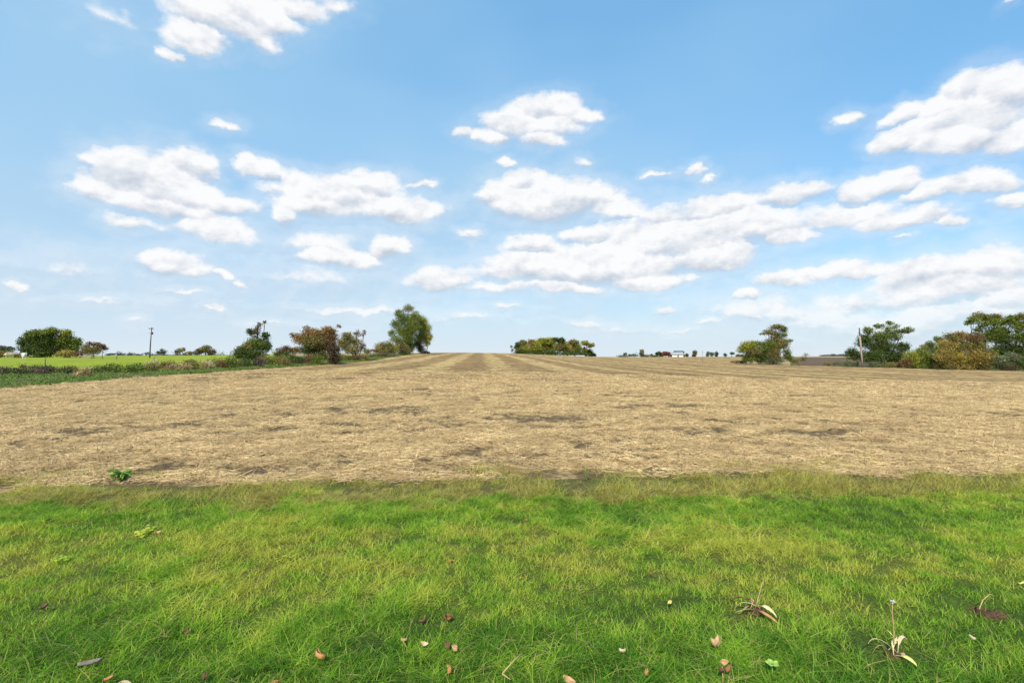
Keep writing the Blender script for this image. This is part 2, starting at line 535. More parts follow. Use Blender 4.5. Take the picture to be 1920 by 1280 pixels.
def m_plain_ground(name, c1, c2, s1=.2, s2=3.0, c3=None):
    m, t, b = mat(name, .95, .08)
    p = wpos(t)
    n1 = t.noise(p, s1, 5, .6)
    n2 = t.noise(p, s2, 5, .65)
    k = t.math('ADD', t.math('MULTIPLY', n1, .6), t.math('MULTIPLY', n2, .4))
    c = t.mix(t.ramp(k, .36, .64), c1, c2)
    if c3:
        c = t.mix(t.ramp(t.noise(p, s1 * .35, 3, .5), .5, .7, 0, .7), c, c3)
    t.l.new(c, b.inputs['Base Color'])
    bump(t, b, n2, .7, .15)
    return m


MAT_FIELD = m_field()
MAT_LAWN = m_lawn()
MAT_BLADE = m_blades('grass_blade')
MAT_LEAF = m_attr('leaf', .7, .12, .3)
MAT_STRAW = m_attr('straw', .75, .2, .12, True)
MAT_SOIL = simple_mat('soil', (0.045, 0.027, 0.015), (0.095, 0.060, 0.035), 14, .98, .05)
MAT_BARK = simple_mat('bark', (0.075, 0.058, 0.042), (0.16, 0.13, 0.10), 2.5, .95, .1, (1, 1, .25))
MAT_POLE = simple_mat('weathered_wood', (0.20, 0.155, 0.12), (0.36, 0.30, 0.24), 2.0, .9, .1, (3, 3, .2))
MAT_DARKPOLE = simple_mat('dark_wood', (0.055, 0.050, 0.046), (0.11, 0.10, 0.09), 2.0, .9, .1, (3, 3, .2))


# ------------------------------------------------------------------ object helpers
def tag(o, label=None, cat=None, group=None, kind=None):
    if label: o['label'] = label
    if cat: o['category'] = cat
    if group: o['group'] = group
    if kind: o['kind'] = kind
    return o


def empty(name, loc, label, cat, group=None, rz=0.0):
    o = bpy.data.objects.new(name, None)
    o.empty_display_size = .3
    COL.objects.link(o)
    o.location = loc
    o.rotation_euler = (0, 0, rz)
    return tag(o, label, cat, group)


def mesh_np(name, V, faces, m, parent=None, col=None, smooth=False, tint=None, link=True):
    """V n x 3, faces: list of arrays (k x 3 or k x 4)."""
    me = bpy.data.meshes.new(name)
    V = np.asarray(V, np.float32).reshape(-1, 3)
    if not isinstance(faces, list):
        faces = [faces]
    faces = [np.asarray(f, np.int32) for f in faces if len(f)]
    me.vertices.add(len(V))
    me.vertices.foreach_set('co', V.ravel())
    loops = np.concatenate([f.ravel() for f in faces])
    sizes = np.concatenate([np.full(len(f), f.shape[1], np.int32) for f in faces])
    me.loops.add(len(loops))
    me.loops.foreach_set('vertex_index', loops)
    me.polygons.add(len(sizes))
    starts = np.concatenate([[0], np.cumsum(sizes)[:-1]]).astype(np.int32)
    me.polygons.foreach_set('loop_start', starts)
    me.polygons.foreach_set('loop_total', sizes)
    if smooth:
        me.polygons.foreach_set('use_smooth', np.ones(len(sizes), bool))
    if col is not None:
        a = me.attributes.new('col', 'FLOAT_COLOR', 'POINT')
        c = np.ones((len(V), 4), np.float32)
        c[:, :3] = col
        a.data.foreach_set('color', c.ravel())
    if tint is not None:
        a = me.attributes.new('tint', 'FLOAT_VECTOR', 'POINT')
        a.data.foreach_set('vector', np.asarray(tint, np.float32).ravel())
    me.update(calc_edges=True)
    me.validate()
    if m:
        me.materials.append(m)
    o = bpy.data.objects.new(name, me)
    if link:
        COL.objects.link(o)
    if parent:
        o.parent = parent
    return o


class MB:
    """Collects tubes and boxes, builds ONE mesh."""
    def __init__(self):
        self.v = []; self.q = []; self.n = 0

    def add(self, V, Q):
        V = np.asarray(V, float).reshape(-1, 3)
        self.v.append(V)
        self.q.extend([[i + self.n for i in f] for f in Q])
        self.n += len(V)
        return self

    def tube(self, pts, rad, k=6, cap=True):
        pts = [Vector(p) for p in pts]
        if not hasattr(rad, '__len__'):
            rad = [rad] * len(pts)
        V = []; Q = []
        for i, p in enumerate(pts):
            a = pts[min(i + 1, len(pts) - 1)] - pts[max(i - 1, 0)]
            a.normalize()
            ref = Vector((0, 0, 1)) if abs(a.z) < .9 else Vector((1, 0, 0))
            e1 = a.cross(ref).normalized(); e2 = a.cross(e1)
            for j in range(k):
                th = 2 * PI * j / k
                V.append(p + (e1 * math.cos(th) + e2 * math.sin(th)) * rad[i])
        for i in range(len(pts) - 1):
            for j in range(k):
                Q.append([i * k + j, i * k + (j + 1) % k, (i + 1) * k + (j + 1) % k, (i + 1) * k + j])
        if cap:
            Q.append(list(range(k))[::-1])
            Q.append([(len(pts) - 1) * k + j for j in range(k)])
        return self.add([tuple(v) for v in V], Q)

    def box(self, x0, x1, y0, y1, z0, z1):
        V = [(x, y, z) for z in (z0, z1) for y in (y0, y1) for x in (x0, x1)]
        return self.add(V, [[0, 2, 3, 1], [4, 5, 7, 6], [0, 1, 5, 4], [2, 6, 7, 3], [0, 4, 6, 2], [1, 3, 7, 5]])

    def build(self, name, m, parent=None, smooth=False):
        me = bpy.data.meshes.new(name)
        me.from_pydata(np.concatenate(self.v).tolist(), [], self.q)
        me.update()
        if smooth:
            me.polygons.foreach_set('use_smooth', [True] * len(me.polygons))
        if m:
            me.materials.append(m)
        o = bpy.data.objects.new(name, me)
        COL.objects.link(o)
        if parent:
            o.parent = parent
        return o


# ------------------------------------------------------------------ ground, cut into its kinds of land
def bare_ground(x, y):
    """0 where the straw lies thick, 1 where the soil shows."""
    m = .36 * fbm(x * .32, y * 1.3, 81, 4, .55) + .64 * fbm(x * 1.7, y * 4.2, 83, 4, .65)
    wheel = np.exp(-((y - 10.3 - .05 * x - .5 * np.sin(x * .3)) / .22) ** 2) * .10 + np.exp(-((y - 12.6 + .03 * x) / .30) ** 2) * .09 + np.exp(-((y - 7.6 + .02 * x) / .22) ** 2) * .07 + np.exp(-((y - 6.9 - .03 * x) / .16) ** 2) * .07
    wheel = wheel + .035 * np.exp(-((y - 7.0 - .04 * x) / .9) ** 2)
    return np.clip((.490 + wheel * (fbm(x * .25, y * .1, 85, 2) > .45) - m) / .09, 0, 1)


def build_ground():
    azf = np.radians(np.arange(-54, 54.01, 0.25))
    azb = np.radians(np.arange(57, 304, 3.0))
    azs = np.concatenate([azf, azb])
    rad = [0.15, .5]
    r = 0.9
    while r < 3500:
        rad.append(r)
        r *= 1.0125 if r < 420 else 1.03
    rad = np.array(rad)
    A, R = np.meshgrid(azs, rad)
    X = R * np.sin(A); Y = R * np.cos(A)
    Zb = height(X, Y)
    fine = np.clip(1 - R / 70, 0, 1)
    E = lawn_edge(X)
    infield = np.clip((Y - E) / .4, 0, 1)
    clod = (fbm(X * 2.6, Y * 2.6, 21, 4, .6) - .5) * .16 + (fbm(X * 7, Y * 7, 31, 3, .6) - .5) * .12
    turf = (fbm(X * .8, Y * .8, 41, 3) - .5) * .06
    und = (fbm(X * .03, Y * .03, 51, 2) - .5) * .5 * np.clip((R - 20) / 60, 0, 1)
    Z = Zb + fine * (infield * clod + (1 - infield) * turf) + und * np.clip(1 - R / 400, 0, 1)
    na = len(azs); nr = len(rad)
    V = np.stack([X, Y, Z], -1).reshape(-1, 3)
    i, j = np.meshgrid(np.arange(nr - 1), np.arange(na), indexing='ij')
    j2 = (j + 1) % na
    Q = np.stack([i * na + j, i * na + j2, (i + 1) * na + j2, (i + 1) * na + j], -1).reshape(-1, 4)[:, ::-1]
    cx = V[Q].mean(1)
    x, y = cx[:, 0], cx[:, 1]
    px = np.where(y > 1, 960 + F * x / np.maximum(y, 1), np.where(x > 0, 9e3, -9e3))
    hx = hedge_x(y); vx = verge_x(y); fr = field_right(y)
    kind = np.zeros(len(Q), int)                                 # 0 rough ground
    kind[(y > -60) & (y < 400) & (x > vx) & (x < fr)] = 2        # stubble
    kind[(y > -60) & (y < 230) & (x <= vx) & (x > hx - 1.5)] = 3    # verge
    kind[(y > -60) & (y < 200) & (x <= hx - 1.5) & (x > -400) & (px < 520)] = 4   # pasture
    kind[(kind == 0) & (y > 120) & (px > 480) & (px < 1480)] = 6    # further farmland
    kind[(y > 120) & (y < 300) & (x >= fr + 1) & (px > 1497 + 26 * (fbm(y * .05, y * .0, 77, 2) - .5)) & (px < 1720)] = 5    # ploughed
    kind[(y > 300) & (px > 1440)] = 6
    kind[(y <= lawn_edge(x)) & (x > -20) & (x < 40) & (y > -40)] = 1   # lawn
    kind[(y <= lawn_edge(x)) & (x <= -20) & (kind == 2)] = 2
    names = {0: ('ground', m_plain_ground('rough_grass', (0.060, 0.085, 0.022), (0.15, 0.15, 0.05), .3, 2.5)),
             1: ('lawn', MAT_LAWN), 2: ('stubble_field', MAT_FIELD),
             3: ('grass_verge', m_plain_ground('verge_grass', (0.065, 0.115, 0.018), (0.12, 0.165, 0.03), .6, 5)),
             4: ('pasture', m_plain_ground('pasture_grass', (0.165, 0.215, 0.018), (0.26, 0.30, 0.027), .22, 2.0, (0.31, 0.29, 0.05))),
             5: ('ploughed_field', m_plain_ground('ploughed_soil', (0.095, 0.062, 0.040), (0.14, 0.095, 0.062), .1, 2.0)),
             6: ('farmland', m_plain_ground('distant_stubble', (0.27, 0.19, 0.085), (0.37, 0.28, 0.14), .03, .5))}
    for k, (nm, m) in names.items():
        q = Q[kind == k]
        if not len(q):
            continue
        used, inv = np.unique(q, return_inverse=True)
        o = mesh_np(nm, V[used], inv.reshape(-1, 4), m, smooth=True)
        if k == 2:
            at_ = o.data.attributes.new('bare', 'FLOAT', 'POINT')
            at_.data.foreach_set('value', bare_ground(V[used][:, 0], V[used][:, 1]).astype(np.float32))
        tag(o, kind='structure')


build_ground()


# ------------------------------------------------------------------ grass and straw
def make_tuft(name, n, spread, hmin, hmax, width, droop, seed, m, segs=3):
    r = np.random.default_rng(seed)
    V = []; T = []; Q = []; tint = []
    for b in range(n):
        a = r.uniform(0, 2 * PI); rr = spread * math.sqrt(r.uniform())
        bx, by = rr * math.cos(a), rr * math.sin(a)
        h = r.uniform(hmin, hmax)
        la = r.uniform(0, 2 * PI)
        lean = abs(r.normal(0, .50)) + .12
        dr = droop * r.uniform(.4, 1.5)
        w = width * r.uniform(.6, 1.25)
        wa = la + PI / 2 + r.normal(0, .5)
        wx, wy = math.cos(wa), math.sin(wa)
        base = len(V)
        tv = (r.uniform(), r.uniform(), 0)
        for s in range(segs + 1):
            u = s / segs
            out = h * (lean * u + dr * u * u)
            zz = h * (u - .42 * dr * u * u)
            cxx = bx + math.cos(la) * out; cyy = by + math.sin(la) * out
            ww = w * (1 - .82 * u ** 1.6) * .5
            if s < segs:
                V.append((cxx - wx * ww, cyy - wy * ww, zz - .008)); V.append((cxx + wx * ww, cyy + wy * ww, zz - .008))
                tint += [tv, tv]
            else:
                V.append((cxx, cyy, zz)); tint.append(tv)
        for s in range(segs - 1):
            Q.append((base + 2 * s, base + 2 * s + 1, base + 2 * s + 3, base + 2 * s + 2))
        T.append((base + 2 * segs - 2, base + 2 * segs - 1, base + 2 * segs))
    return mesh_np(name, V, [np.array(Q), np.array(T)], m, tint=np.array(tint), link=False)


def make_straw(name, n, spread, lmin, lmax, width, seed, upright=.15, flat=False):
    r = np.random.default_rng(seed)
    V = []; Q = []; C = []
    for b in range(n):
        a = r.uniform(0, 2 * PI); rr = spread * math.sqrt(r.uniform())
        p = np.array([rr * math.cos(a), rr * math.sin(a), r.uniform(0, .05)])
        L = r.uniform(lmin, lmax) * (.5 if r.uniform() < .4 else 1)
        th = r.uniform(0, 2 * PI)
        el = abs(r.normal(0, .13)) if r.uniform() > upright else r.uniform(.5, 1.3)
        d = np.array([math.cos(th) * math.cos(el), math.sin(th) * math.cos(el), math.sin(el)])
        side = np.array([-math.sin(th), math.cos(th), r.uniform(-.6, .6)])
        w = width * r.uniform(.6, 1.3) * .5
        bend = np.array([0, 0, -L * r.uniform(0, .22) * (1 if el < .6 else .3)])
        b0 = len(V)
        up = np.array([0, 0, w * 1.2])
        for u, wk in ((0, 1), (.55, 1), (1, .6)):
            c = p + d * L * u + bend * u * u
            V += [c - side * w * wk, c + up * wk, c + side * w * wk]
        for s in range(2):
            Q += [(b0 + 3 * s, b0 + 3 * s + 1, b0 + 3 * s + 4, b0 + 3 * s + 3), (b0 + 3 * s + 1, b0 + 3 * s + 2, b0 + 3 * s + 5, b0 + 3 * s + 4)]
        k = r.uniform()
        c = np.array([.79, .585, .295]) * (0.45 + .62 * k)
        if r.uniform() < .28:
            c = np.array([.31, .19, .08]) * (.7 + .6 * k)
        C += [c] * 9
    return mesh_np(name, V, np.array(Q), MAT_STRAW, col=np.clip(np.array(C), 0, .85), link=False)


def make_clover(name, n, spread, seed, m):
    """Little round leaves on short stalks, three together."""
    r = np.random.default_rng(seed)
    V = []; T = []; tint = []
    for k in range(n):
        a = r.uniform(0, 2 * PI); q = spread * math.sqrt(r.uniform())
        c = np.array([q * math.cos(a), q * math.sin(a), r.uniform(.018, .05)])
        tv = (r.uniform(.35, .75), r.uniform(0, .9), 0)
        R = r.uniform(.006, .011)
        t0 = r.uniform(0, 2 * PI)
        for j in range(3):
            th = t0 + j * 2 * PI / 3
            o = c + np.array([math.cos(th), math.sin(th), .1]) * R
            b = len(V)
            nz = r.normal(0, .25, 2)
            for i in range(6):
                ph = i * PI / 3
                dx, dy = R * math.cos(ph), R * math.sin(ph)
                V.append(o + np.array([dx, dy, dx * nz[0] + dy * nz[1]])); tint.append(tv)
            T += [(b, b + 1, b + 2), (b, b + 2, b + 3), (b, b + 3, b + 4), (b, b + 4, b + 5)]
    return mesh_np(name, V, np.array(T), m, tint=np.array(tint), link=False)


def scatter(name, P, idx, rot, scl, sources, tilt=None):
    """One object that holds a whole cover of tufts (geometry nodes)."""
    c = bpy.data.collections.new(name + '_kinds')
    for i, o in enumerate(sources):
        o.name = '%s_kind_%02d' % (name, i)
        c.objects.link(o)
    me = bpy.data.meshes.new(name)
    me.vertices.add(len(P))
    me.vertices.foreach_set('co', np.asarray(P, np.float32).ravel())
    a = me.attributes.new('pick', 'INT', 'POINT'); a.data.foreach_set('value', np.asarray(idx, np.int32))
    a = me.attributes.new('turn', 'FLOAT_VECTOR', 'POINT')
    rv = np.zeros((len(P), 3), np.float32); rv[:, 2] = rot
    if tilt is not None:
        rv[:, :2] = tilt
    a.data.foreach_set('vector', rv.ravel())
    a = me.attributes.new('size', 'FLOAT', 'POINT'); a.data.foreach_set('value', np.asarray(scl, np.float32))
    o = bpy.data.objects.new(name, me)
    COL.objects.link(o)
    ng = bpy.data.node_groups.new(name, 'GeometryNodeTree')
    ng.interface.new_socket('Geometry', in_out='INPUT', socket_type='NodeSocketGeometry')
    ng.interface.new_socket('Geometry', in_out='OUTPUT', socket_type='NodeSocketGeometry')
    gi = ng.nodes.new('NodeGroupInput'); go = ng.nodes.new('NodeGroupOutput')
    ci = ng.nodes.new('GeometryNodeCollectionInfo')
    ci.inputs['Collection'].default_value = c
    ci.inputs['Separate Children'].default_value = True
    ci.inputs['Reset Children'].default_value = True
    ip = ng.nodes.new('GeometryNodeInstanceOnPoints')
    ip.inputs['Pick Instance'].default_value = True

    def attr(nm, dt):
        n = ng.nodes.new('GeometryNodeInputNamedAttribute')
        n.data_type = dt
        n.inputs['Name'].default_value = nm
        return n.outputs['Attribute']
    L = ng.links.new
    L(gi.outputs[0], ip.inputs['Points'])
    L(ci.outputs[0], ip.inputs['Instance'])
    L(attr('pick', 'INT'), ip.inputs['Instance Index'])
    e2r = ng.nodes.new('FunctionNodeEulerToRotation')
    L(attr('turn', 'FLOAT_VECTOR'), e2r.inputs[0])
    L(e2r.outputs[0], ip.inputs['Rotation'])
    L(attr('size', 'FLOAT'), ip.inputs['Scale'])
    L(ip.outputs[0], go.inputs[0])
    md = o.modifiers.new('cover', 'NODES')
    md.node_group = ng
    return tag(o, kind='stuff')


def ground_z(x, y):
    X = np.asarray(x, float); Y = np.asarray(y, float)
    R = np.sqrt(X * X + Y * Y)
    E = lawn_edge(X)
    fine = np.clip(1 - R / 70, 0, 1)
    infield = np.clip((Y - E) / .4, 0, 1)
    clod = (fbm(X * 2.6, Y * 2.6, 21, 4, .6) - .5) * .16 + (fbm(X * 7, Y * 7, 31, 3, .6) - .5) * .12
    turf = (fbm(X * .8, Y * .8, 41, 3) - .5) * .06
    und = (fbm(X * .03, Y * .03, 51, 2) - .5) * .5 * np.clip((R - 20) / 60, 0, 1) * np.clip(1 - R / 400, 0, 1)
    return height(X, Y) + fine * (infield * clod + (1 - infield) * turf) + und


BARE = [lawn_pt(1845, 1145), lawn_pt(1620, 1125), lawn_pt(1410, 1145), lawn_pt(1665, 1222)]   # scuffed spots in the turf


def build_lawn_grass():
    kinds = []
    for s in range(5): kinds.append(make_tuft('t', 60, .075, .018, .046, .0032, .7, 100 + s, MAT_BLADE, 2))     # mown
    for s in range(5): kinds.append(make_tuft('t', 60, .078, .028, .075, .0036, 1.15, 200 + s, MAT_BLADE, 3))     # longer, bent over
    for s in range(4): kinds.append(make_tuft('t', 60, .070, .035, .090, .0037, 1.45, 300 + s, MAT_BLADE, 4))     # lush tussock
    for s in range(3): kinds.append(make_tuft('t', 34, .09, .04, .14, .0034, .8, 400 + s, MAT_BLADE, 3))        # thin wiry edge grass
    for s in range(2): kinds.append(make_clover('t', 12, .07, 450 + s, MAT_BLADE))
    n = 40000
    x = RNG.uniform(-12, 12, n); y = RNG.uniform(-.3, 8.2, n)
    over = np.where(x < -2.8, .95, .62)
    ok = (np.abs(x) < y * 1.12 + 3.6) & (y < lawn_edge(x) + over)
    # frayed edge with the stubble
    x, y = x[ok], y[ok]
    d = lawn_edge(x) - y
    frontier = fbm(x * 1.4, y * 1.4, 61, 3)
    keep = (d > .55) | (frontier > .50 + np.clip((.25 - d) * .16, -.08, .2) + .06 * RNG.normal(size=len(x)) - .10 * ((x < -2.8) & (d < -.3)))
    strip = (x < -3.9 + .5 * (frontier - .5)) & (np.abs(d + .52) < .17 + .3 * (frontier - .5))
    keep = (keep & ~((x < -2.8) & (d < .15) & (d > -.3) & (frontier < .62))) | strip
    for b in BARE:
        keep &= (((x - b.x) / .17) ** 2 + ((y - b.y) / .11) ** 2 > .4 + RNG.uniform(0, .8, len(x)))
    x, y, d = x[keep], y[keep], d[keep]
    n = len(x)
    lush = fbm(x * .9, y * .9, 71, 4) + np.clip((3.3 - y) * .11, -.06, .2)
    lush += np.clip((-x - 3.2) * .10, 0, .16) * (y > 4.2) + .12 * np.exp(-((y - 5.35) / .35) ** 2)
    u = RNG.uniform(0, 1, n)
    kind = np.zeros(n, int)
    k_long = lush + .12 * (u - .5) > .50
    k_lush = lush + .14 * (u - .5) > .625
    kind = np.where(k_lush, RNG.integers(10, 14, n), np.where(k_long, RNG.integers(5, 10, n), RNG.integers(0, 5, n)))
    edge = (d < .95) & (RNG.uniform(0, 1, n) < .65) & ~((x < -2.8) & (d < -.3))
    kind = np.where(edge & ~k_lush, RNG.integers(14, 17, n), kind)
    clover = (fbm(x * 1.3, y * 1.3, 91, 3) > .55) & (RNG.uniform(0, 1, n) < .0015) & (d > .6)
    kind = np.where(clover, RNG.integers(17, 19, n), kind)
    P = np.stack([x, y, ground_z(x, y)], -1)
    sc = RNG.uniform(.75, 1.25, n)
    sc = sc * np.where(d < .7, np.clip(.35 + 2.4 * (fbm(x * 1.9, y * 1.9, 95, 3) - .28), .4, 1.15), 1.0)
    wind = np.stack([RNG.normal(0, .14, n), RNG.normal(0.05, .14, n)], -1)
    scatter('grass', P, kind, RNG.uniform(0, 2 * PI, n), sc, kinds, wind)


def build_straw():
    kinds = []
    for s in range(6): kinds.append(make_straw('s', 52, .19, .04, .16, .0048, 500 + s, upright=.03))
    for s in range(3): kinds.append(make_straw('s', 22, .19, .04, .11, .0055, 600 + s, upright=.30))
    for s in range(4): kinds.append(make_straw('s', 80, .6, .06, .20, .010, 700 + s, upright=.04))
    P = []; K = []; SC = []
    n = 35000
    y = 6.0 + 19 * RNG.uniform(0, 1, n) ** 1.25
    x = RNG.uniform(-1.18, 1.18, n) * (y + 2.5)
    m = bare_ground(x, y)
    ok = (y > lawn_edge(x) - .05) & (m < .03 + .5 * RNG.uniform(0, 1, n) ** 2.5) & (x > -20.5)
    x, y = x[ok], y[ok]
    k = np.where(RNG.uniform(0, 1, len(x)) < .80, RNG.integers(0, 6, len(x)), RNG.integers(6, 9, len(x)))
    P.append(np.stack([x, y, ground_z(x, y) + .005], -1)); K.append(k); SC.append(RNG.uniform(.7, 1.2, len(x)))
    n = 3800
    y = 20 + 18 * RNG.uniform(0, 1, n) ** 1.5
    x = RNG.uniform(-1.1, 1.1, n) * y
    m = bare_ground(x, y)
    ok = (m < .05 + .4 * RNG.uniform(0, 1, n) ** 2) & (x > verge_x(y)) & (x < field_right(y) - 1)
    x, y = x[ok], y[ok]
    P.append(np.stack([x, y, ground_z(x, y) + .005], -1)); K.append(RNG.integers(9, 13, len(x))); SC.append(RNG.uniform(.8, 1.3, len(x)))
    P = np.concatenate(P); K = np.concatenate(K); SC = np.concatenate(SC)
    scatter('straw', P, K, RNG.uniform(0, 2 * PI, len(P)), SC, kinds)


def build_verge_grass():
    kinds = []
    for s in range(4): kinds.append(make_tuft('t', 40, .35, .08, .24, .020, 1.0, 800 + s, MAT_VERGE, 3))
    n = 9000
    y = 17 + 125 * RNG.uniform(0, 1, n) ** 1.8
    hx = hedge_x(y); vx = verge_x(y)
    x = hx + (vx - hx) * RNG.uniform(-.1, 1.03, n)
    P = np.stack([x, y, ground_z(x, y)], -1)
    scatter('verge_grass', P, RNG.integers(0, 4, n), RNG.uniform(0, 2 * PI, n), RNG.uniform(.6, 1.3, n), kinds)


def m_verge():
    m, t, b = mat('verge_blade', .6, .3)
    tint = t.sep(t.node('ShaderNodeAttribute', attribute_name='tint').outputs['Vector'])
    p = wpos(t)
    c = t.mix(tint[0], (0.060, 0.110, 0.012), (0.150, 0.220, 0.024))
    c = t.mix(t.ramp(t.noise(p, .35, 4), .46, .64, 0, .75), c, (0.20, 0.17, 0.065))
    t.l.new(c, b.inputs['Base Color'])
    return m


MAT_VERGE = m_verge()
build_lawn_grass()
build_straw()
build_verge_grass()
#@@OBJECTS@@
# ------------------------------------------------------------------ trees, bushes and hedges
DKGREEN = (0.068, 0.096, 0.021); GREEN = (0.120, 0.157, 0.028); MIDGREEN = (0.162, 0.196, 0.034); YGREEN = (0.257, 0.257, 0.039)
YELLOW = (0.342, 0.279, 0.043); OLIVE = (0.194, 0.169, 0.050); RUST = (0.245, 0.148, 0.048); BROWN = (0.177, 0.108, 0.050); DKBROWN = (0.097, 0.071, 0.040)
OCHRE = (0.285, 0.214, 0.055); GREYGREEN = (0.148, 0.162, 0.080); TAN = (0.433, 0.308, 0.160); PURPLE = (0.131, 0.091, 0.071); REDLEAF = (0.228, 0.071, 0.048)
HAZEGREEN = (0.108, 0.125, 0.074); HAZEBLUE = (0.097, 0.125, 0.091)  # far leaf greens, greyed and blued to imitate haze over distance


class Plant:
    """A tree or bush whose crown is many leaves hung in clumps on twigs; lobes are given as photo column, photo row and
    half sizes in photo pixels at its distance, and are turned into metres with a depth of their own."""

    def __init__(self, name, label, cat, px, Y, seed, group=None, turn=True):
        self.base = at(px, Y)
        self.px, self.Y = px, Y
        self.k = Y / F
        self.rng = np.random.default_rng(seed)
        self.base.z = float(ground_z(np.array([self.base.x]), np.array([self.base.y]))[0]) - .03
        self.root = empty(name, self.base, label, cat, group)
        self.V = []; self.C = []
        self.tubes = MB()
        self.limbs = []

    def loc(self, px, py, dy=0.0):
        x = (px - 960) * self.k - self.base.x
        z = CAM_H + (HY - py) * self.k - self.base.z
        return np.array([x, dy, z])

    def lobe(self, cx, cy, rx, ry, col, n, leaf=.32, fill=.6, clumps=None, stem=None, depth=None, dy=None, var=.30):
        r = self.rng
        c = self.loc(cx, cy, 0)
        RX, RZ = rx * self.k, ry * self.k
        RY = depth if depth else max(RX * .85, min(RZ, RX * 1.3))
        c[1] = dy if dy is not None else r.uniform(-.35, .35) * RY
        clumps = clumps or int(np.clip(n / 45, 9, 130))
        d = r.normal(size=(clumps, 3)); d /= np.linalg.norm(d, axis=1)[:, None]
        rad = r.uniform(.0, 1.0, clumps) ** .42
        cc = c + d * rad[:, None] * np.array([RX, RY, RZ]) * .88
        rc = (.20 + .22 * r.uniform(size=clumps)) * (RX + RZ) * .5 * (1.25 if fill > .7 else 1.0) + .05
        cc[:, 2] = np.maximum(cc[:, 2], rc * .4)
        w = rc ** 1.6; w /= w.sum()
        which = r.choice(clumps, n, p=w)
        g = r.normal(size=(n, 3)) * .52
        pos = cc[which] + g * rc[which][:, None] * np.array([1.1, 1.1, .8])
        loose = r.uniform(size=n) < .34
        dd = r.normal(size=(n, 3)); dd /= np.linalg.norm(dd, axis=1)[:, None]
        fill_p = c + dd * (r.uniform(0, 1, n) ** .45 * r.uniform(.7, 1.22, n))[:, None] * np.array([RX, RY, RZ])
        pos = np.where(loose[:, None], fill_p, pos)
        pos[:, 2] = np.maximum(pos[:, 2], .02 + leaf * .3)
        size = leaf * r.uniform(.55, 1.25, n)
        a = r.normal(size=(n, 3)); a[:, 2] *= .6
        a /= np.linalg.norm(a, axis=1)[:, None]
        b = np.cross(a, r.normal(size=(n, 3))); b /= np.linalg.norm(b, axis=1)[:, None] + 1e-9
        s2 = size[:, None] * .5
        q = np.stack([pos - a * s2, pos + b * s2 * .62, pos + a * s2 * 1.1, pos - b * s2 * .62], 1)
        self.V.append(q.reshape(-1, 3))
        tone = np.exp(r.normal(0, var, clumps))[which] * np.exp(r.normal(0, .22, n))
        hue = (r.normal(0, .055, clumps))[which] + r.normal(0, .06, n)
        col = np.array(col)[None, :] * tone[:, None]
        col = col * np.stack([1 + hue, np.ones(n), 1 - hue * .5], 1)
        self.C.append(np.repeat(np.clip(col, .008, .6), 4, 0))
        if stem is not None:
            st = np.array(stem)
            mid = (st + c) / 2 + r.normal(size=3) * .06 * np.linalg.norm(c - st)
            L = np.linalg.norm(c - st)
            rb = max(.018, min(.11, L * .022))
            lm = MB()
            self.limbs.append(lm)
            lm.tube([st, mid, c], [rb, rb * .7, rb * .4], 5, False)
            for q in cc[r.choice(clumps, min(clumps, 9), replace=False)]:
                m2 = (c + q) / 2 + r.normal(size=3) * .05 * RX
                lm.tube([c, m2, q], [rb * .38, rb * .25, rb * .10], 4, False)
        return c

    def trunk(self, px0, px1, py_top, r0, r1, dy=0.0, lean=None):
        b = np.array([(px0 - 960) * self.k - self.base.x, dy, -.05])
        t = self.loc(px1, py_top, dy)
        m = (b + t) / 2 + self.rng.normal(size=3) * np.array([.04, .04, 0]) * abs(t[2])
        self.tubes.tube([b, b * .85 + m * .15, m, t], [r0 * 1.35, r0, (r0 + r1) / 2, r1], 8, False)
        return lambda u: (b * (1 - u) ** 2 + 2 * m * u * (1 - u) + t * u * u)

    def done(self, crown='crown'):
        V = np.concatenate(self.V)
        q = np.arange(len(V), dtype=np.int32).reshape(-1, 4)
        mesh_np(crown, V, q, MAT_LEAF, self.root, col=np.concatenate(self.C))
        if self.tubes.v:
            self.tubes.build('trunk', MAT_BARK, self.root, True)
        for lm in self.limbs:
            lm.build('limb' if self.tubes.v else 'stem', MAT_BARK, self.root, True)
        return self.root


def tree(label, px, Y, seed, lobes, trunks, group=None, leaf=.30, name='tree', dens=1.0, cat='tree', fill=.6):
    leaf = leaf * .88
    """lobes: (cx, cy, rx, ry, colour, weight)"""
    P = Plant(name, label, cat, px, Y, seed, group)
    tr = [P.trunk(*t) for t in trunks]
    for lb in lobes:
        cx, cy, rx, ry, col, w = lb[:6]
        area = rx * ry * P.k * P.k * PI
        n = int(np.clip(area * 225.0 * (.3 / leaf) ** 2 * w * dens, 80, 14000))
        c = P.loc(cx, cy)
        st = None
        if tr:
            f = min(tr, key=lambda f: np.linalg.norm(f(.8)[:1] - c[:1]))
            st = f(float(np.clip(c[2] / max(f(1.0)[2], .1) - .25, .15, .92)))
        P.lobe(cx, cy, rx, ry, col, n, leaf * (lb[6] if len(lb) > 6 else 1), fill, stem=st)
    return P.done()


def bush(label, px, Y, seed, lobes, group=None, leaf=.16, name='bush', dens=1.0, cat='bush'):
    P = Plant(name, label, cat, px, Y, seed, group)
    for lb in lobes:
        cx, cy, rx, ry, col, w = lb[:6]
        area = rx * ry * P.k * P.k * PI
        n = int(np.clip(area * 180.0 * (.3 / leaf) ** 2 * w * dens, 80, 9000))
        c = P.loc(cx, cy)
        P.lobe(cx, cy, rx, ry, col, n, leaf * (lb[6] if len(lb) > 6 else 1), .75, stem=np.array([c[0] * .6, 0, -.02]))
    return P.done('foliage')


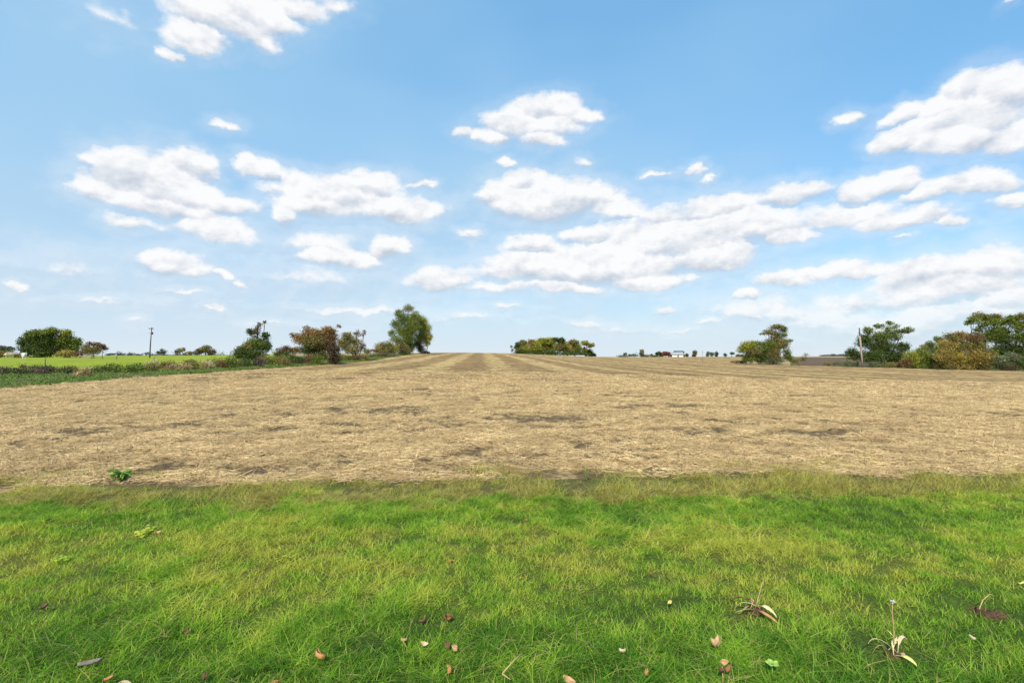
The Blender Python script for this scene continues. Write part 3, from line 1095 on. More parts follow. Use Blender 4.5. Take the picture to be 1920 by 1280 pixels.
def build_left_trees():
    g = 'trees at the far side of the green pasture'
    tree('large round dark green tree, left half of the broad clump beyond the sheep', 72, 112, 1,
         [(42, 643, 9, 14, DKGREEN, 1.0), (60, 630, 15, 13, GREEN, 1.2), (78, 640, 26, 22, DKGREEN, 1.3), (92, 621, 14, 9, MIDGREEN, 1.2), (60, 655, 24, 14, DKGREEN, 1.3), (85, 658, 22, 12, DKGREEN, 1.3), (75, 625, 14, 9, MIDGREEN, 1)],  # lighter upper lobes put the sunlit top into the leaf colour
         [(70, 74, 630, .35, .12), (82, 90, 628, .3, .1)], g, .34)
    tree('yellower green rounded tree joined to the right of the large dark green tree', 124, 114, 2,
         [(123, 624, 14, 9, YGREEN, 1.1), (122, 640, 19, 14, MIDGREEN, 1.3), (140, 642, 13, 10, GREEN, 1.2), (116, 654, 17, 12, DKGREEN, 1.2), (138, 655, 16, 11, GREEN, 1.1)],  # sunlit top and darker foot set by leaf colour
         [(124, 124, 628, .3, .1)], g, .34)
    tree('low spreading brown leaved tree right of the broad green clump, above the rail fence', 172, 110, 3,
         [(163, 654, 13, 9, OLIVE, .8), (176, 645, 13, 5, BROWN, .8), (189, 649, 10, 7, BROWN, .7), (197, 653, 6, 5, DKBROWN, .6), (175, 658, 18, 8, OLIVE, .9)],
         [(175, 176, 648, .22, .08)], g, .28)
    bush('tan brown scrub along the foot of the broad green tree clump', 130, 106, 4,
         [(112, 664, 12, 6, OLIVE, 1), (130, 662, 14, 7, OCHRE, 1), (150, 664, 14, 6, BROWN, 1)], leaf=.26)
    tree('flat topped dark tree at the left picture edge, behind the sheep', 8, 150, 5,
         [(2, 652, 12, 5, HAZEGREEN, 1), (16, 653, 10, 4, HAZEGREEN, 1), (10, 658, 14, 4, DKGREEN, .8)], [(10, 10, 654, .25, .1)], g, .36)
    bush('low brown bank of scrub just behind the two sheep', 18, 100, 6,
         [(-8, 665, 16, 5, BROWN, 1), (12, 664, 16, 5, OLIVE, 1), (32, 666, 12, 4, BROWN, 1)], leaf=.24)
    # further field edge, below the pole
    g2 = 'distant trees on the left skyline'
    tree('tiny dome shaped dark tree just right of the left electricity pole', 306, 230, 7,
         [(300, 661, 6, 4, HAZEGREEN, 1), (308, 659, 7, 5, HAZEGREEN, 1)], [(306, 306, 660, .25, .1)], g2, .55)
    tree('small loose haze tinted tree, left end of the distant scrub row', 338, 190, 8,
         [(333, 659, 6, 5, HAZEGREEN, .8), (342, 656, 7, 5, OLIVE, .7)], [(338, 338, 658, .2, .08)], g2, .45)
    bush('low olive hump in the middle of the distant scrub row', 362, 190, 9,
         [(355, 662, 10, 4, OLIVE, 1), (369, 661, 9, 5, HAZEGREEN, 1)], leaf=.4, group=g2)
    tree('broad brown domed tree, right end of the distant scrub row', 386, 188, 10,
         [(377, 658, 9, 6, BROWN, 1), (388, 654, 11, 7, OLIVE, 1), (397, 660, 9, 6, DKBROWN, 1)], [(386, 386, 656, .25, .1)], g2, .42)
    bush('long low dark hedge on the skyline left of the electricity pole', 228, 300, 11,
         [(208, 664, 10, 2.0, HAZEGREEN, 1), (226, 663.5, 12, 2.4, HAZEGREEN, 1), (244, 664, 12, 2.0, HAZEGREEN, 1)], leaf=.7, name='hedge', cat='hedge')
    bush('short dark hump of hedge directly behind the left electricity pole', 271, 300, 12,
         [(262, 665, 8, 1.8, HAZEGREEN, 1), (275, 663, 5, 3.2, HAZEGREEN, 1)], leaf=.6, name='hedge', cat='hedge')
    bush('thin dark line of hedge from the left pole to the brown domed tree', 330, 260, 121,
         [(300, 666, 24, 1.5, HAZEGREEN, 1), (340, 666, 24, 1.5, DKBROWN, 1), (400, 666, 24, 1.6, HAZEGREEN, 1)], leaf=.5, name='hedge', cat='hedge')


def build_hedgerow_trees():
    g = 'trees in the hedgerow left of the stubble'
    tree('ivy clad dark hawthorn with a sparse leaning top, leftmost tree in the hedgerow', 478, 50, 20,
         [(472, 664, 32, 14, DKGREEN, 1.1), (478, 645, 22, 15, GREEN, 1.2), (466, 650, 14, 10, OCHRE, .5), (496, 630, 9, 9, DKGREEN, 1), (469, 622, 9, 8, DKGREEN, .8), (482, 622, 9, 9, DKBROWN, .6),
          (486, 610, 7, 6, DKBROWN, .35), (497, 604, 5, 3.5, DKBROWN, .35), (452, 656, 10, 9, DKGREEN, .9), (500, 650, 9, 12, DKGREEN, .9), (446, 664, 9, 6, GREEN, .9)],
         [(478, 484, 605, .16, .03), (484, 496, 606, .08, .02)], g, .15, 'tree', 1.0)
    tree('rust topped hawthorn with a shaggy brown ivy column at the stubble edge', 612, 57, 21,
         [(553, 630, 10, 7, BROWN, .5), (565, 636, 15, 11, RUST, .9), (585, 624, 19, 10, RUST, 1.1), (590, 640, 24, 15, OLIVE, 1.1), (606, 626, 14, 12, RUST, .9), (618, 620, 14, 10, RUST, 1.0), (575, 615, 9, 5, BROWN, .35), (634, 612, 6, 4, BROWN, .4),
          (622, 635, 15, 16, BROWN, 1.0), (626, 657, 13, 16, DKBROWN, 1.1), (628, 674, 13, 9, DKBROWN, 1.0), (580, 655, 18, 14, DKGREEN, 1.0), (602, 652, 18, 16, OLIVE, 1.0), (600, 670, 18, 9, GREEN, .9)],
         [(626, 622, 618, .20, .04), (620, 585, 622, .10, .03)], g, .16)
    tree('half bare olive tree with thin upright twigs, right of the rust topped hawthorn', 664, 76, 22,
         [(650, 630, 13, 9, OLIVE, .9), (645, 645, 13, 12, OLIVE, 1.0), (660, 640, 12, 9, OLIVE, .6), (670, 625, 8, 9, BROWN, .35), (682, 624, 5, 8, BROWN, .3), (668, 642, 13, 10, OCHRE, .4), (662, 655, 20, 9, OLIVE, .9), (680, 650, 8, 10, BROWN, .4)],
         [(668, 672, 616, .12, .03), (666, 650, 626, .1, .03), (670, 683, 618, .07, .02)], g, .18)
    bush('rounded olive and ochre bush at the foot of the tall hedgerow tree', 722, 112, 23,
         [(715, 652, 13, 11, OCHRE, 1.1), (728, 650, 14, 11, OLIVE, 1.1), (738, 655, 10, 10, YGREEN, 1), (722, 660, 20, 7, OLIVE, 1)], leaf=.22)
    bush('brown upright bush between the rounded olive bush and the tall tree trunk', 755, 120, 24,
         [(750, 652, 8, 11, BROWN, 1), (760, 655, 9, 10, OLIVE, 1), (755, 662, 12, 6, DKGREEN, 1)], leaf=.22)
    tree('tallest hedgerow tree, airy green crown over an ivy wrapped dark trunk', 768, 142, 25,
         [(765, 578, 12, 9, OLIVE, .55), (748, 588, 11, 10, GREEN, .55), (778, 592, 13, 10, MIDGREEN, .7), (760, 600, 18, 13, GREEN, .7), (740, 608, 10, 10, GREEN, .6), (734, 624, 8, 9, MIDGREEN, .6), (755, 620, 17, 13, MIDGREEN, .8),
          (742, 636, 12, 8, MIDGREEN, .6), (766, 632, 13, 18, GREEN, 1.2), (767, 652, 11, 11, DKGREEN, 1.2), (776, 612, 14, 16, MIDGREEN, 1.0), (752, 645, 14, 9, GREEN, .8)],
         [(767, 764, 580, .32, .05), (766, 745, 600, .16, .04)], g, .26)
    tree('yellow green rounded tree pressed against the tallest hedgerow tree', 790, 146, 26,
         [(790, 602, 13, 11, YGREEN, .9), (795, 616, 15, 13, YGREEN, 1.0), (803, 632, 9, 10, YELLOW, .9), (788, 632, 15, 12, YGREEN, 1.0), (782, 645, 12, 8, MIDGREEN, .9), (800, 643, 8, 7, YGREEN, .8), (789, 655, 9, 8, DKBROWN, .9)],
         [(792, 791, 605, .28, .06), (799, 800, 640, .16, .06)], g, .26)
    bush('small brown scrub at the end of the hedgerow, right of the tall trees', 800, 152, 27, [(797, 660, 6, 4, DKBROWN, 1), (803, 661, 4, 2.5, BROWN, 1)], leaf=.25)
    bush('low orange brown thicket between the dark hawthorn and the rust topped one', 540, 75, 28,
         [(520, 660, 12, 6, OLIVE, 1), (538, 655, 14, 7, BROWN, 1), (555, 657, 14, 8, RUST, .9), (530, 664, 20, 6, DKGREEN, 1)], leaf=.2)
    bush('low dark bush behind the half bare olive tree', 697, 110, 29, [(690, 659, 9, 5, OLIVE, 1), (703, 657, 8, 4, BROWN, .9)], leaf=.22)


def hedge_bush(label, px0, px1, ytop, ybot, cols, seed, leaf=.085, dens=1.0, name='bramble_bush'):
    pm = (px0 + px1) / 2
    # the hedge stands on its own line; find the distance where this column meets it
    Y = min(np.arange(18, 150, .25), key=lambda q: abs((pm - 960) / F * q - (float(hedge_x(q)) - .2)))
    P = Plant(name, label, 'bush', pm, float(Y), seed, 'bushes in the low hedge left of the stubble')
    n = max(3, int((px1 - px0) / 13))
    r = P.rng
    zt = 1.2 * max(.45, CAM_H + (HY - ytop) * P.k - P.base.z)
    for i in range(n):
        cx = px0 + (px1 - px0) * (i + .5) / n
        h = zt * r.uniform(.72, 1.0)
        rx = (px1 - px0) / n * .85
        cy = HY - (P.base.z + h * .52 - CAM_H) / P.k
        ry = h * .52 / P.k
        col = cols[i % len(cols)]
        a = rx * ry * P.k ** 2 * PI
        P.lobe(cx, cy, rx, ry, col, int(np.clip(a * 1700 * (.085 / leaf) ** 2 * dens, 400, 7000)), leaf, .75, stem=np.array([(cx - pm) * P.k, 0, 0.0]), depth=max(.55, rx * P.k * .8), dy=r.uniform(-.3, .5))
    return P.done('foliage')


def build_hedge():
    BR = (.075, .092, .034); BD = (.10, .075, .048)
    hedge_bush('dark bramble heap at the left picture edge, in front of the sheep', -60, 38, 689, 708, [BR, PURPLE, BR], 40)
    hedge_bush('purplish brown bramble below the two thin stakes, left of the tan dock', 30, 90, 687, 706, [PURPLE, BD, BR], 41)
    hedge_bush('mixed green and brown bramble directly left of the tan dock', 84, 140, 687, 705, [BR, PURPLE, OLIVE], 42)
    hedge_bush('sparse olive bramble behind the tan dock, with a gap showing pasture', 136, 186, 689, 702, [OLIVE, TAN, GREEN], 43, dens=.7)
    hedge_bush('dense green bramble mound just right of the tan dock', 182, 246, 683, 701, [GREEN, BR, GREEN], 44)
    hedge_bush('green bramble mound joining the pale dead stalks, under the left electricity pole', 242, 288, 681, 698, [BR, GREEN, OLIVE], 45)
    hedge_bush('pale tan clump of dead stalks in the low hedge', 284, 348, 678, 695, [TAN, BROWN, TAN], 46, name='dead_stalks')
    hedge_bush('brown and tan bramble right of the pale dead stalks', 344, 392, 676, 692, [BROWN, OLIVE, TAN], 47)
    hedge_bush('green bramble rising towards the ivy clad dark hawthorn', 388, 440, 671, 690, [GREEN, OLIVE, BROWN], 48)
    hedge_bush('purplish bramble at the foot of the ivy clad dark hawthorn', 428, 490, 672, 689, [PURPLE, OLIVE, BR], 49)
    hedge_bush('olive bramble right of the ivy clad dark hawthorn', 486, 545, 668, 687, [OLIVE, GREEN, OLIVE], 50)
    hedge_bush('green and brown bramble left of the shaggy ivy column', 540, 604, 667, 684, [GREEN, BR, BROWN], 51)
    hedge_bush('olive green bramble right of the shaggy ivy column', 634, 690, 665, 680, [OLIVE, GREEN, BROWN], 52, .10)
    hedge_bush('greyish bramble below the rounded olive bush', 686, 745, 662, 676, [GREYGREEN, OLIVE, PURPLE], 53, .13)
    # rusty dock standing out in the verge
    P = Plant('dock_plant', 'tan brown seeded dock on the bright green verge in front of the low hedge', 'plant', 157, 28.5, 54)
    P.lobe(150, 701, 12, 8, TAN, 700, .07, .6, stem=np.array([0, 0, 0]))
    P.lobe(162, 706, 11, 7, BROWN, 700, .07, .6, stem=np.array([0, 0, 0]))
    P.lobe(158, 694, 9, 6, TAN, 350, .06, .6, stem=np.array([0, 0, 0]))
    P.done('seed_heads')


def build_copse():
    g = 'trees of the round copse on the stubble'
    L = [('small dark conifer like tree at the left end of the copse', 972, [(970, 650, 6, 9, DKGREEN, 1), (974, 658, 8, 8, OLIVE, 1)]),
         ('olive rounded tree second from the left end of the copse', 984, [(982, 645, 10, 8, OLIVE, 1.1), (986, 655, 11, 9, YGREEN, 1)]),
         ('yellow olive tree left of the copse summit', 1000, [(998, 643, 10, 7, OCHRE, 1.1), (1004, 652, 12, 10, YGREEN, 1)]),
         ('brightest yellow tree near the copse summit', 1019, [(1016, 640, 11, 7, YGREEN, 1.1), (1024, 641, 10, 7, YGREEN, 1.1), (1018, 653, 13, 10, OLIVE, 1)]),
         ('golden yellow tree at the copse summit', 1034, [(1032, 639, 9, 7, YELLOW, 1.1), (1035, 650, 12, 10, YGREEN, 1)]),
         ('dark green tree peeping above the copse right of its summit', 1050, [(1042, 637, 7, 5, DKGREEN, 1.1), (1053, 638, 8, 6, DKGREEN, 1.1), (1050, 650, 11, 9, OLIVE, 1)]),
         ('olive ochre tree in the middle of the copse front', 1063, [(1060, 650, 11, 9, OCHRE, 1.1), (1064, 658, 12, 8, OLIVE, 1)]),
         ('domed olive green tree right of the copse middle', 1078, [(1075, 643, 11, 7, OLIVE, 1.1), (1080, 653, 13, 10, MIDGREEN, 1)]),
         ('open crowned pale tree near the right end of the copse', 1099, [(1096, 643, 9, 5, YGREEN, .8), (1107, 647, 8, 5, OLIVE, .8), (1096, 656, 6, 6, OLIVE, .7)]),
         ('low dark tree closing the right end of the copse', 1106, [(1103, 661, 9, 7, DKGREEN, 1.1), (1113, 665, 6, 4, DKGREEN, 1.1)])]
    for i, (lb, px, lobes) in enumerate(L):
        Y = 345 + 7 * math.sin(i * 2.1)
        tree(lb, px, Y, 60 + i, lobes, [(px, px, lobes[0][1] + 2, .35, .12)], g, .75, dens=1.8)
    bush('dark undergrowth hedge along the whole foot of the copse', 1040, 338, 75,
         [(978, 660.5, 16, 5, DKGREEN, 1.3), (1005, 661, 18, 5.4, DKGREEN, 1.3), (1034, 662, 18, 5.6, DKGREEN, 1.3), (1064, 663.5, 18, 5.6, DKGREEN, 1.3), (1092, 665, 16, 5.2, DKGREEN, 1.3)], leaf=.7, name='hedge', cat='hedge')
    tree('thin bare sapling standing just off the left end of the copse', 960, 338, 76, [(959, 650, 3, 4, OLIVE, .35), (961, 657, 4, 3.5, OLIVE, .5)], [(960, 959, 647, .16, .06)], g, .5)


def build_far_trees():
    g = 'small trees round the distant farm'
    Y = 440
    D = [('tiny dark bush, leftmost on the farm skyline', 1172, [(1172, 663.5, 3.6, 3, HAZEGREEN, 1)]),
         ('rounded olive tree standing alone above the farm hedge', 1204, [(1204, 658.5, 4.2, 4.6, OLIVE, 1), (1203, 664, 5, 4, HAZEGREEN, 1)]),
         ('small pale green bush left of the dark farm tree', 1222, [(1222, 665.5, 3.6, 2.6, MIDGREEN, 1)]),
         ('dark tree left of the red leaved farm tree', 1236, [(1234, 663, 6, 4.5, DKGREEN, 1), (1240, 665, 5, 4, DKGREEN, 1)]),
         ('dark red leaved tree at the left end of the white barn', 1248.5, [(1246, 663.5, 5.5, 5, REDLEAF, 1.1), (1252, 663, 4.5, 4.6, REDLEAF, 1.1)]),
         ('dark bush at the right end of the white barn', 1288, [(1288, 665.5, 3.6, 3.6, DKGREEN, 1)]),
         ('tall brown green tree right of the white barn', 1303, [(1303, 660.5, 4.6, 4.6, OLIVE, 1), (1301, 666, 4.6, 3.6, DKBROWN, 1)]),
         ('leftmost of three close dark trees on the skyline right of the barn', 1328, [(1328, 662.5, 4, 4, HAZEGREEN, 1), (1326, 667, 3, 3, HAZEGREEN, 1)]),
         ('middle one of three close dark trees on the skyline right of the barn', 1335.5, [(1335.5, 664, 4, 4.6, HAZEBLUE, 1)]),
         ('rightmost of three close dark trees on the skyline right of the barn', 1342.5, [(1342.5, 662.5, 3.6, 4.6, HAZEGREEN, 1), (1343, 667, 3, 3, DKGREEN, 1)]),
         ('low haze tinted tree left of the umbrella shaped far tree', 1361, [(1360, 665.5, 3.8, 3.6, HAZEBLUE, 1)]),
         ('umbrella shaped far tree between the low haze tinted tree and the yellow crown', 1372, [(1372, 662.5, 4.6, 2.8, HAZEBLUE, 1)]),
         ('far scrub just showing behind the left side of the yellow crown', 1386, [(1383, 667, 5, 3, HAZEGREEN, 1), (1391, 667, 5, 3, HAZEGREEN, 1)])]
    for i, (lb, px, lobes) in enumerate(D):
        tree(lb, px, Y + 3 * (i % 4), 80 + i, lobes, [(px, px, lobes[0][1], .3, .12)], g, .8, dens=1.6)
    bush('low dark hedge running left from the farm along the skyline', 1200, 450, 95,
         [(1168, 667.5, 12, 1.6, HAZEGREEN, 1.3), (1188, 666.5, 12, 2.2, DKGREEN, 1.3), (1210, 667, 12, 2.0, HAZEGREEN, 1.3), (1228, 668, 10, 1.8, DKGREEN, 1.3)], leaf=.8, name='hedge', cat='hedge')
    # haze tinted wood line on the right skyline
    for i, (lb, px, lobes) in enumerate([('pale haze tinted far tree, left end of the wood beyond the ploughed field', 1549, [(1545, 669, 9, 2.4, HAZEBLUE, 1.2), (1553, 668, 6, 3.4, HAZEBLUE, 1.2)]),
                                         ('rounded far tree in the middle of the wood beyond the ploughed field', 1565, [(1562, 667, 7, 4, HAZEBLUE, 1.2), (1568, 668, 6, 3.5, HAZEBLUE, 1.2)]),
                                         ('far tree of the wood beyond the ploughed field, against the dark oak', 1580, [(1578, 667, 8, 4.2, HAZEBLUE, 1.2), (1590, 668, 8, 3.6, HAZEBLUE, 1.2)])]):
        tree(lb, px, 520, 100 + i, lobes, [(px, px, 668, .3, .1)], 'trees of the far wood on the right', .9, dens=1.3)


def build_right_trees():
    g = 'trees along the right edge of the stubble'
    tree('yellow green rounded tree, left half of the pair standing alone in the stubble', 1406, 132, 110,
         [(1404, 648, 17, 9, YGREEN, 1.0), (1391, 655, 11, 8, YGREEN, .8), (1420, 645, 11, 8, MIDGREEN, .9), (1412, 658, 17, 10, OLIVE, 1.0), (1408, 670, 15, 10, GREEN, 1.1), (1426, 670, 12, 12, DKGREEN, 1.1)],
         [(1408, 1406, 648, .25, .08)], g, .27)
    tree('tall tree with a flat umbrella top over a bushy skirt, right half of the pair', 1452, 132, 111,
         [(1455, 613, 15, 6, OLIVE, .8), (1442, 622, 12, 6, OLIVE, .75), (1468, 618, 10, 7, GREEN, .75), (1430, 626, 7, 3, OLIVE, .6), (1473, 628, 5, 3, GREEN, .5), (1453, 627, 11, 6, OLIVE, .8), (1455, 635, 12, 8, OLIVE, .8), (1466, 628, 9, 6, GREEN, .5), (1444, 646, 15, 11, MIDGREEN, 1.0), (1463, 645, 15, 12, OLIVE, 1.0), (1481, 638, 7, 3, GREEN, .6),
          (1432, 652, 10, 12, GREEN, .8), (1448, 662, 18, 13, OLIVE, 1.1), (1452, 675, 24, 8, GREYGREEN, 1.1), (1474, 662, 9, 10, GREEN, .7), (1480, 672, 10, 8, OLIVE, .6)],
         [(1450, 1454, 615, .32, .07), (1452, 1440, 622, .14, .04), (1455, 1468, 620, .14, .04)], g, .26)
    bush('thin bare scrub trailing right from the umbrella topped tree', 1502, 132, 112,
         [(1492, 677, 9, 5, BROWN, .6), (1508, 672, 7, 7, OLIVE, .35), (1512, 665, 6, 3, OLIVE, .25)], leaf=.2)
    bush('low olive and dark green scrub bank reaching left of the yellow green rounded tree', 1392, 138, 113, [(1378, 678.5, 10, 2.2, OLIVE, 1), (1394, 678, 9, 3.2, DKGREEN, 1)], leaf=.22)
    bush('flat green scrub below the brown ploughed field', 1566, 122, 114, [(1552, 682, 10, 2.6, OLIVE, 1), (1572, 681.5, 12, 3.2, GREYGREEN, 1)], leaf=.2)
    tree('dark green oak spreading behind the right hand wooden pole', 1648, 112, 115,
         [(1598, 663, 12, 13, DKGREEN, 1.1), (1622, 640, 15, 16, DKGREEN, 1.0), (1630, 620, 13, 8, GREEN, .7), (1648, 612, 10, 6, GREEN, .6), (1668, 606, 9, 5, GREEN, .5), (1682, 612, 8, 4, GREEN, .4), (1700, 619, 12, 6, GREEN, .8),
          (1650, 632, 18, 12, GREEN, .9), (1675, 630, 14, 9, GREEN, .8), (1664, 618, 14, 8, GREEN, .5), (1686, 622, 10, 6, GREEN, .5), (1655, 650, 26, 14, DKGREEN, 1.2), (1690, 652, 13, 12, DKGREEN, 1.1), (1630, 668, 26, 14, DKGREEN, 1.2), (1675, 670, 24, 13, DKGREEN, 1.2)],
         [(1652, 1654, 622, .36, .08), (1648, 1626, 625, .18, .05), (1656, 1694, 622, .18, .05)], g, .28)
    bush('grey green shrub at the left foot of the dark oak', 1592, 108, 116, [(1586, 681, 11, 5, GREYGREEN, 1.1), (1600, 682, 9, 5, GREYGREEN, 1.1)], leaf=.18)
    bush('low olive shrubs at the foot of the dark oak, right of the wooden pole', 1658, 104, 117, [(1640, 683, 13, 5, GREYGREEN, 1.1), (1662, 684, 14, 4.5, OLIVE, 1.1), (1682, 684, 12, 5, BROWN, 1.0)], leaf=.18)
    bush('bright yellow green bush between the dark oak and the rusty thicket', 1726, 100, 118,
         [(1712, 672, 14, 14, YGREEN, 1.1), (1730, 664, 17, 12, MIDGREEN, 1.1), (1740, 676, 18, 14, MIDGREEN, 1.1), (1716, 684, 16, 8, MIDGREEN, 1.1), (1700, 680, 8, 10, BROWN, .9)], leaf=.2, dens=1.3)
    bush('mid green shrub top rising behind the bright yellow green bush', 1752, 108, 119,
         [(1745, 645, 9, 7, GREEN, 1), (1758, 636, 9, 8, GREEN, .9), (1755, 655, 18, 12, GREEN, 1.1), (1735, 652, 9, 7, OLIVE, .9)], leaf=.22)
    bush('rusty brown and ochre thicket, the widest bush at the right stubble edge', 1806, 95, 120,
         [(1788, 632, 17, 10, OLIVE, .9), (1806, 630, 16, 9, RUST, .9), (1826, 634, 15, 10, BROWN, .9), (1776, 646, 16, 11, OCHRE, 1.1), (1800, 648, 20, 13, OLIVE, 1.1), (1832, 650, 20, 14, OLIVE, 1.0), (1768, 666, 17, 13, OCHRE, 1.1), (1795, 668, 20, 14, YELLOW, 1.0), (1826, 668, 20, 15, OCHRE, 1.1),
          (1852, 668, 13, 14, OLIVE, 1.1), (1775, 684, 18, 9, OLIVE, 1.1), (1808, 686, 20, 9, OCHRE, 1.1), (1840, 686, 18, 10, OLIVE, 1.1)], leaf=.21, dens=1.25)
    tree('tall slender limbed tree, left of the three high crowns behind the rusty thicket', 1836, 106, 121,
         [(1824, 600, 12, 8, MIDGREEN, .8), (1836, 592, 13, 8, OLIVE, .8), (1850, 598, 11, 9, MIDGREEN, .8), (1818, 606, 8, 5, MIDGREEN, .6), (1842, 610, 12, 7, GREEN, .7), (1836, 620, 10, 9, GREEN, .5), (1832, 640, 16, 14, OLIVE, .8)],
         [(1836, 1836, 600, .28, .06), (1836, 1822, 602, .12, .04), (1836, 1850, 600, .12, .04)], g, .25)
    tree('middle of the three high crowns behind the rusty thicket', 1874, 104, 122,
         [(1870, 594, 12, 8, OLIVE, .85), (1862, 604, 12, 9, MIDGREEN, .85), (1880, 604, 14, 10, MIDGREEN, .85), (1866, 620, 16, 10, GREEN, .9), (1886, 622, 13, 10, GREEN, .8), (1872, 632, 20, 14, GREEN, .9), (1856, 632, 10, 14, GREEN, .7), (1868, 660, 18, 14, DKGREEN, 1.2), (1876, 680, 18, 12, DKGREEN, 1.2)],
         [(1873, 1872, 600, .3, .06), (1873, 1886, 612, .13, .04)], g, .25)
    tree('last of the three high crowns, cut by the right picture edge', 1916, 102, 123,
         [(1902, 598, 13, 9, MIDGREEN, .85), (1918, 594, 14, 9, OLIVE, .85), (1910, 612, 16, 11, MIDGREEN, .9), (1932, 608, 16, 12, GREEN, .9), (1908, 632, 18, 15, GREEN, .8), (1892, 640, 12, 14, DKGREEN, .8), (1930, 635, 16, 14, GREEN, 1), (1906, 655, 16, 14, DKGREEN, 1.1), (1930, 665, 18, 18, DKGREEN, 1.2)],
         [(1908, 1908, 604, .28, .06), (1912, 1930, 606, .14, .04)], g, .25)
    bush('grey green low bush at the right picture edge under the high crowns', 1898, 93, 124,
         [(1878, 676, 14, 10, GREYGREEN, 1.1), (1900, 670, 16, 10, GREYGREEN, 1.1), (1915, 684, 16, 10, DKGREEN, 1.1), (1888, 690, 18, 6, DKBROWN, 1.1)], leaf=.19)


build_left_trees()
build_hedgerow_trees()
build_hedge()
build_copse()
build_far_trees()
build_right_trees()


# ------------------------------------------------------------------ poles and fences
def on_ground(px, Y, sink=.05):
    p = at(px, Y)
    p.z = float(ground_z(np.array([p.x]), np.array([p.y]))[0]) - sink
    return p


def build_poles():
    p = on_ground(281, 125)
    r = empty('utility_pole', p, 'dark wooden electricity pole standing in the green pasture', 'pole', 'wooden poles')
    h = CAM_H + (HY - 613.5) * 125 / F - p.z
    MB().tube([(0, 0, 0), (.15, 0, h * .5), (.42, 0, h)], [.15, .125, .10], 8).build('post', MAT_DARKPOLE, r, True)
    MB().box(-.28, .95, -.16, -.06, h - .42, h - .30).build('crossarm', MAT_DARKPOLE, r)
    for x in (-.15, .42, .80):
        MB().tube([(x, -.11, h - .30), (x, -.11, h - .20), (x, -.11, h - .08)], [.05, .07, .03], 6).build('insulator', MAT_DARKPOLE, r, True)
    b = MB().tube([(.34, -.05, h - 1.5), (-.32, -.05, h - 1.42)], .045, 6)
    b.build('stay_arm', MAT_DARKPOLE, r)
    MB().box(.42, .70, -.14, .14, h - 1.75, h - 1.15).build('transformer', MAT_DARKPOLE, r)
    p = on_ground(1617, 105)
    r = empty('utility_pole', p, 'pale weathered wooden pole leaning a little left in front of the dark oak', 'pole', 'wooden poles')
    h = CAM_H + (HY - 614.5) * 105 / F - p.z
    t = -.60
    MB().tube([(0, 0, 0), (t * .42, 0, h * .42), (t * .80, 0, h * .80)], [.21, .18, .15], 10).build('post', MAT_POLE, r, True)
    MB().tube([(t * .80, 0, h * .80 + .002), (t, 0, h)], [.135, .12], 10).build('pole_top', MAT_DARKPOLE, r, True)
    MB().tube([(t * .86, -.1, h * .86), (t * .86 - .40, -.12, h * .86 + .06)], .035, 6).build('bracket', MAT_DARKPOLE, r)
    MB().tube([(t * .86 - .40, -.12, h * .86 + .05), (t * .86 - .40, -.12, h * .86 + .22)], [.06, .05], 6).build('insulator', MAT_DARKPOLE, r, True)
    MB().box(t * .5 - .17, t * .5 + .17, -.215, -.20, h * .5 - .22, h * .5 + .22).build('warning_plate', MAT_POLE, r)
    # slim post far out in the stubble
    p = on_ground(1317, 165)
    r = empty('marker_post', p, 'slim pale post with a short crossbar, alone in the stubble right of the barn', 'post')
    h = CAM_H + (HY - 657) * 165 / F - p.z
    MB().tube([(0, 0, 0), (0, 0, h)], [.07, .055], 6).build('post', MAT_POLE, r, True)
    MB().box(-.40, .40, -.10, -.055, h - .62, h - .52).build('crossbar', MAT_POLE, r)


def build_fences():
    Y = 98
    p = on_ground(175, Y)
    r = empty('rail_fence', p, 'short grey rail fence below the spreading brown tree on the pasture', 'fence')
    k = Y / F
    def loc(px, py):
        return ((px - 175) * k, CAM_H + (HY - py) * k - p.z)
    for px, top in ((150, 667), (171, 664.5), (192, 662), (219, 662.5)):
        x, z = loc(px, top)
        gz = float(ground_z(np.array([p.x + x]), np.array([p.y]))[0]) - p.z - .05
        MB().tube([(x, 0, gz), (x, 0, max(z, gz + .9))], [.085, .075], 7).build('post', MAT_POLE, r, True)
    x0, z0 = loc(147, 668); x1, z1 = loc(193, 664)
    MB().tube([(x0, -.10, z0), (x1, -.10, z1)], .06, 6).build('rail', MAT_POLE, r)
    MB().tube([(x0, -.10, z0 - .38), (x1, -.10, z1 - .40)], .055, 6).build('rail', MAT_POLE, r)
    for px, top, Y, lb in ((85, 672, 44, 'thin dark stake on the pasture edge above the purplish bramble'),
                           (290, 669.5, 62, 'short dark fence stake in the pasture right of the electricity pole')):
        q = on_ground(px, Y)
        s = empty('fence_stake', q, lb, 'stake', 'fence stakes on the pasture')
        h = CAM_H + (HY - top) * Y / F - q.z
        MB().tube([(0, 0, 0), (.02, 0, h)], [.035, .03], 6).build('post', MAT_DARKPOLE, s, True)
        MB().tube([(-.06, -.03, h * .86), (.09, -.03, h * .86)], .014, 5).build('wire_clip', MAT_DARKPOLE, s)


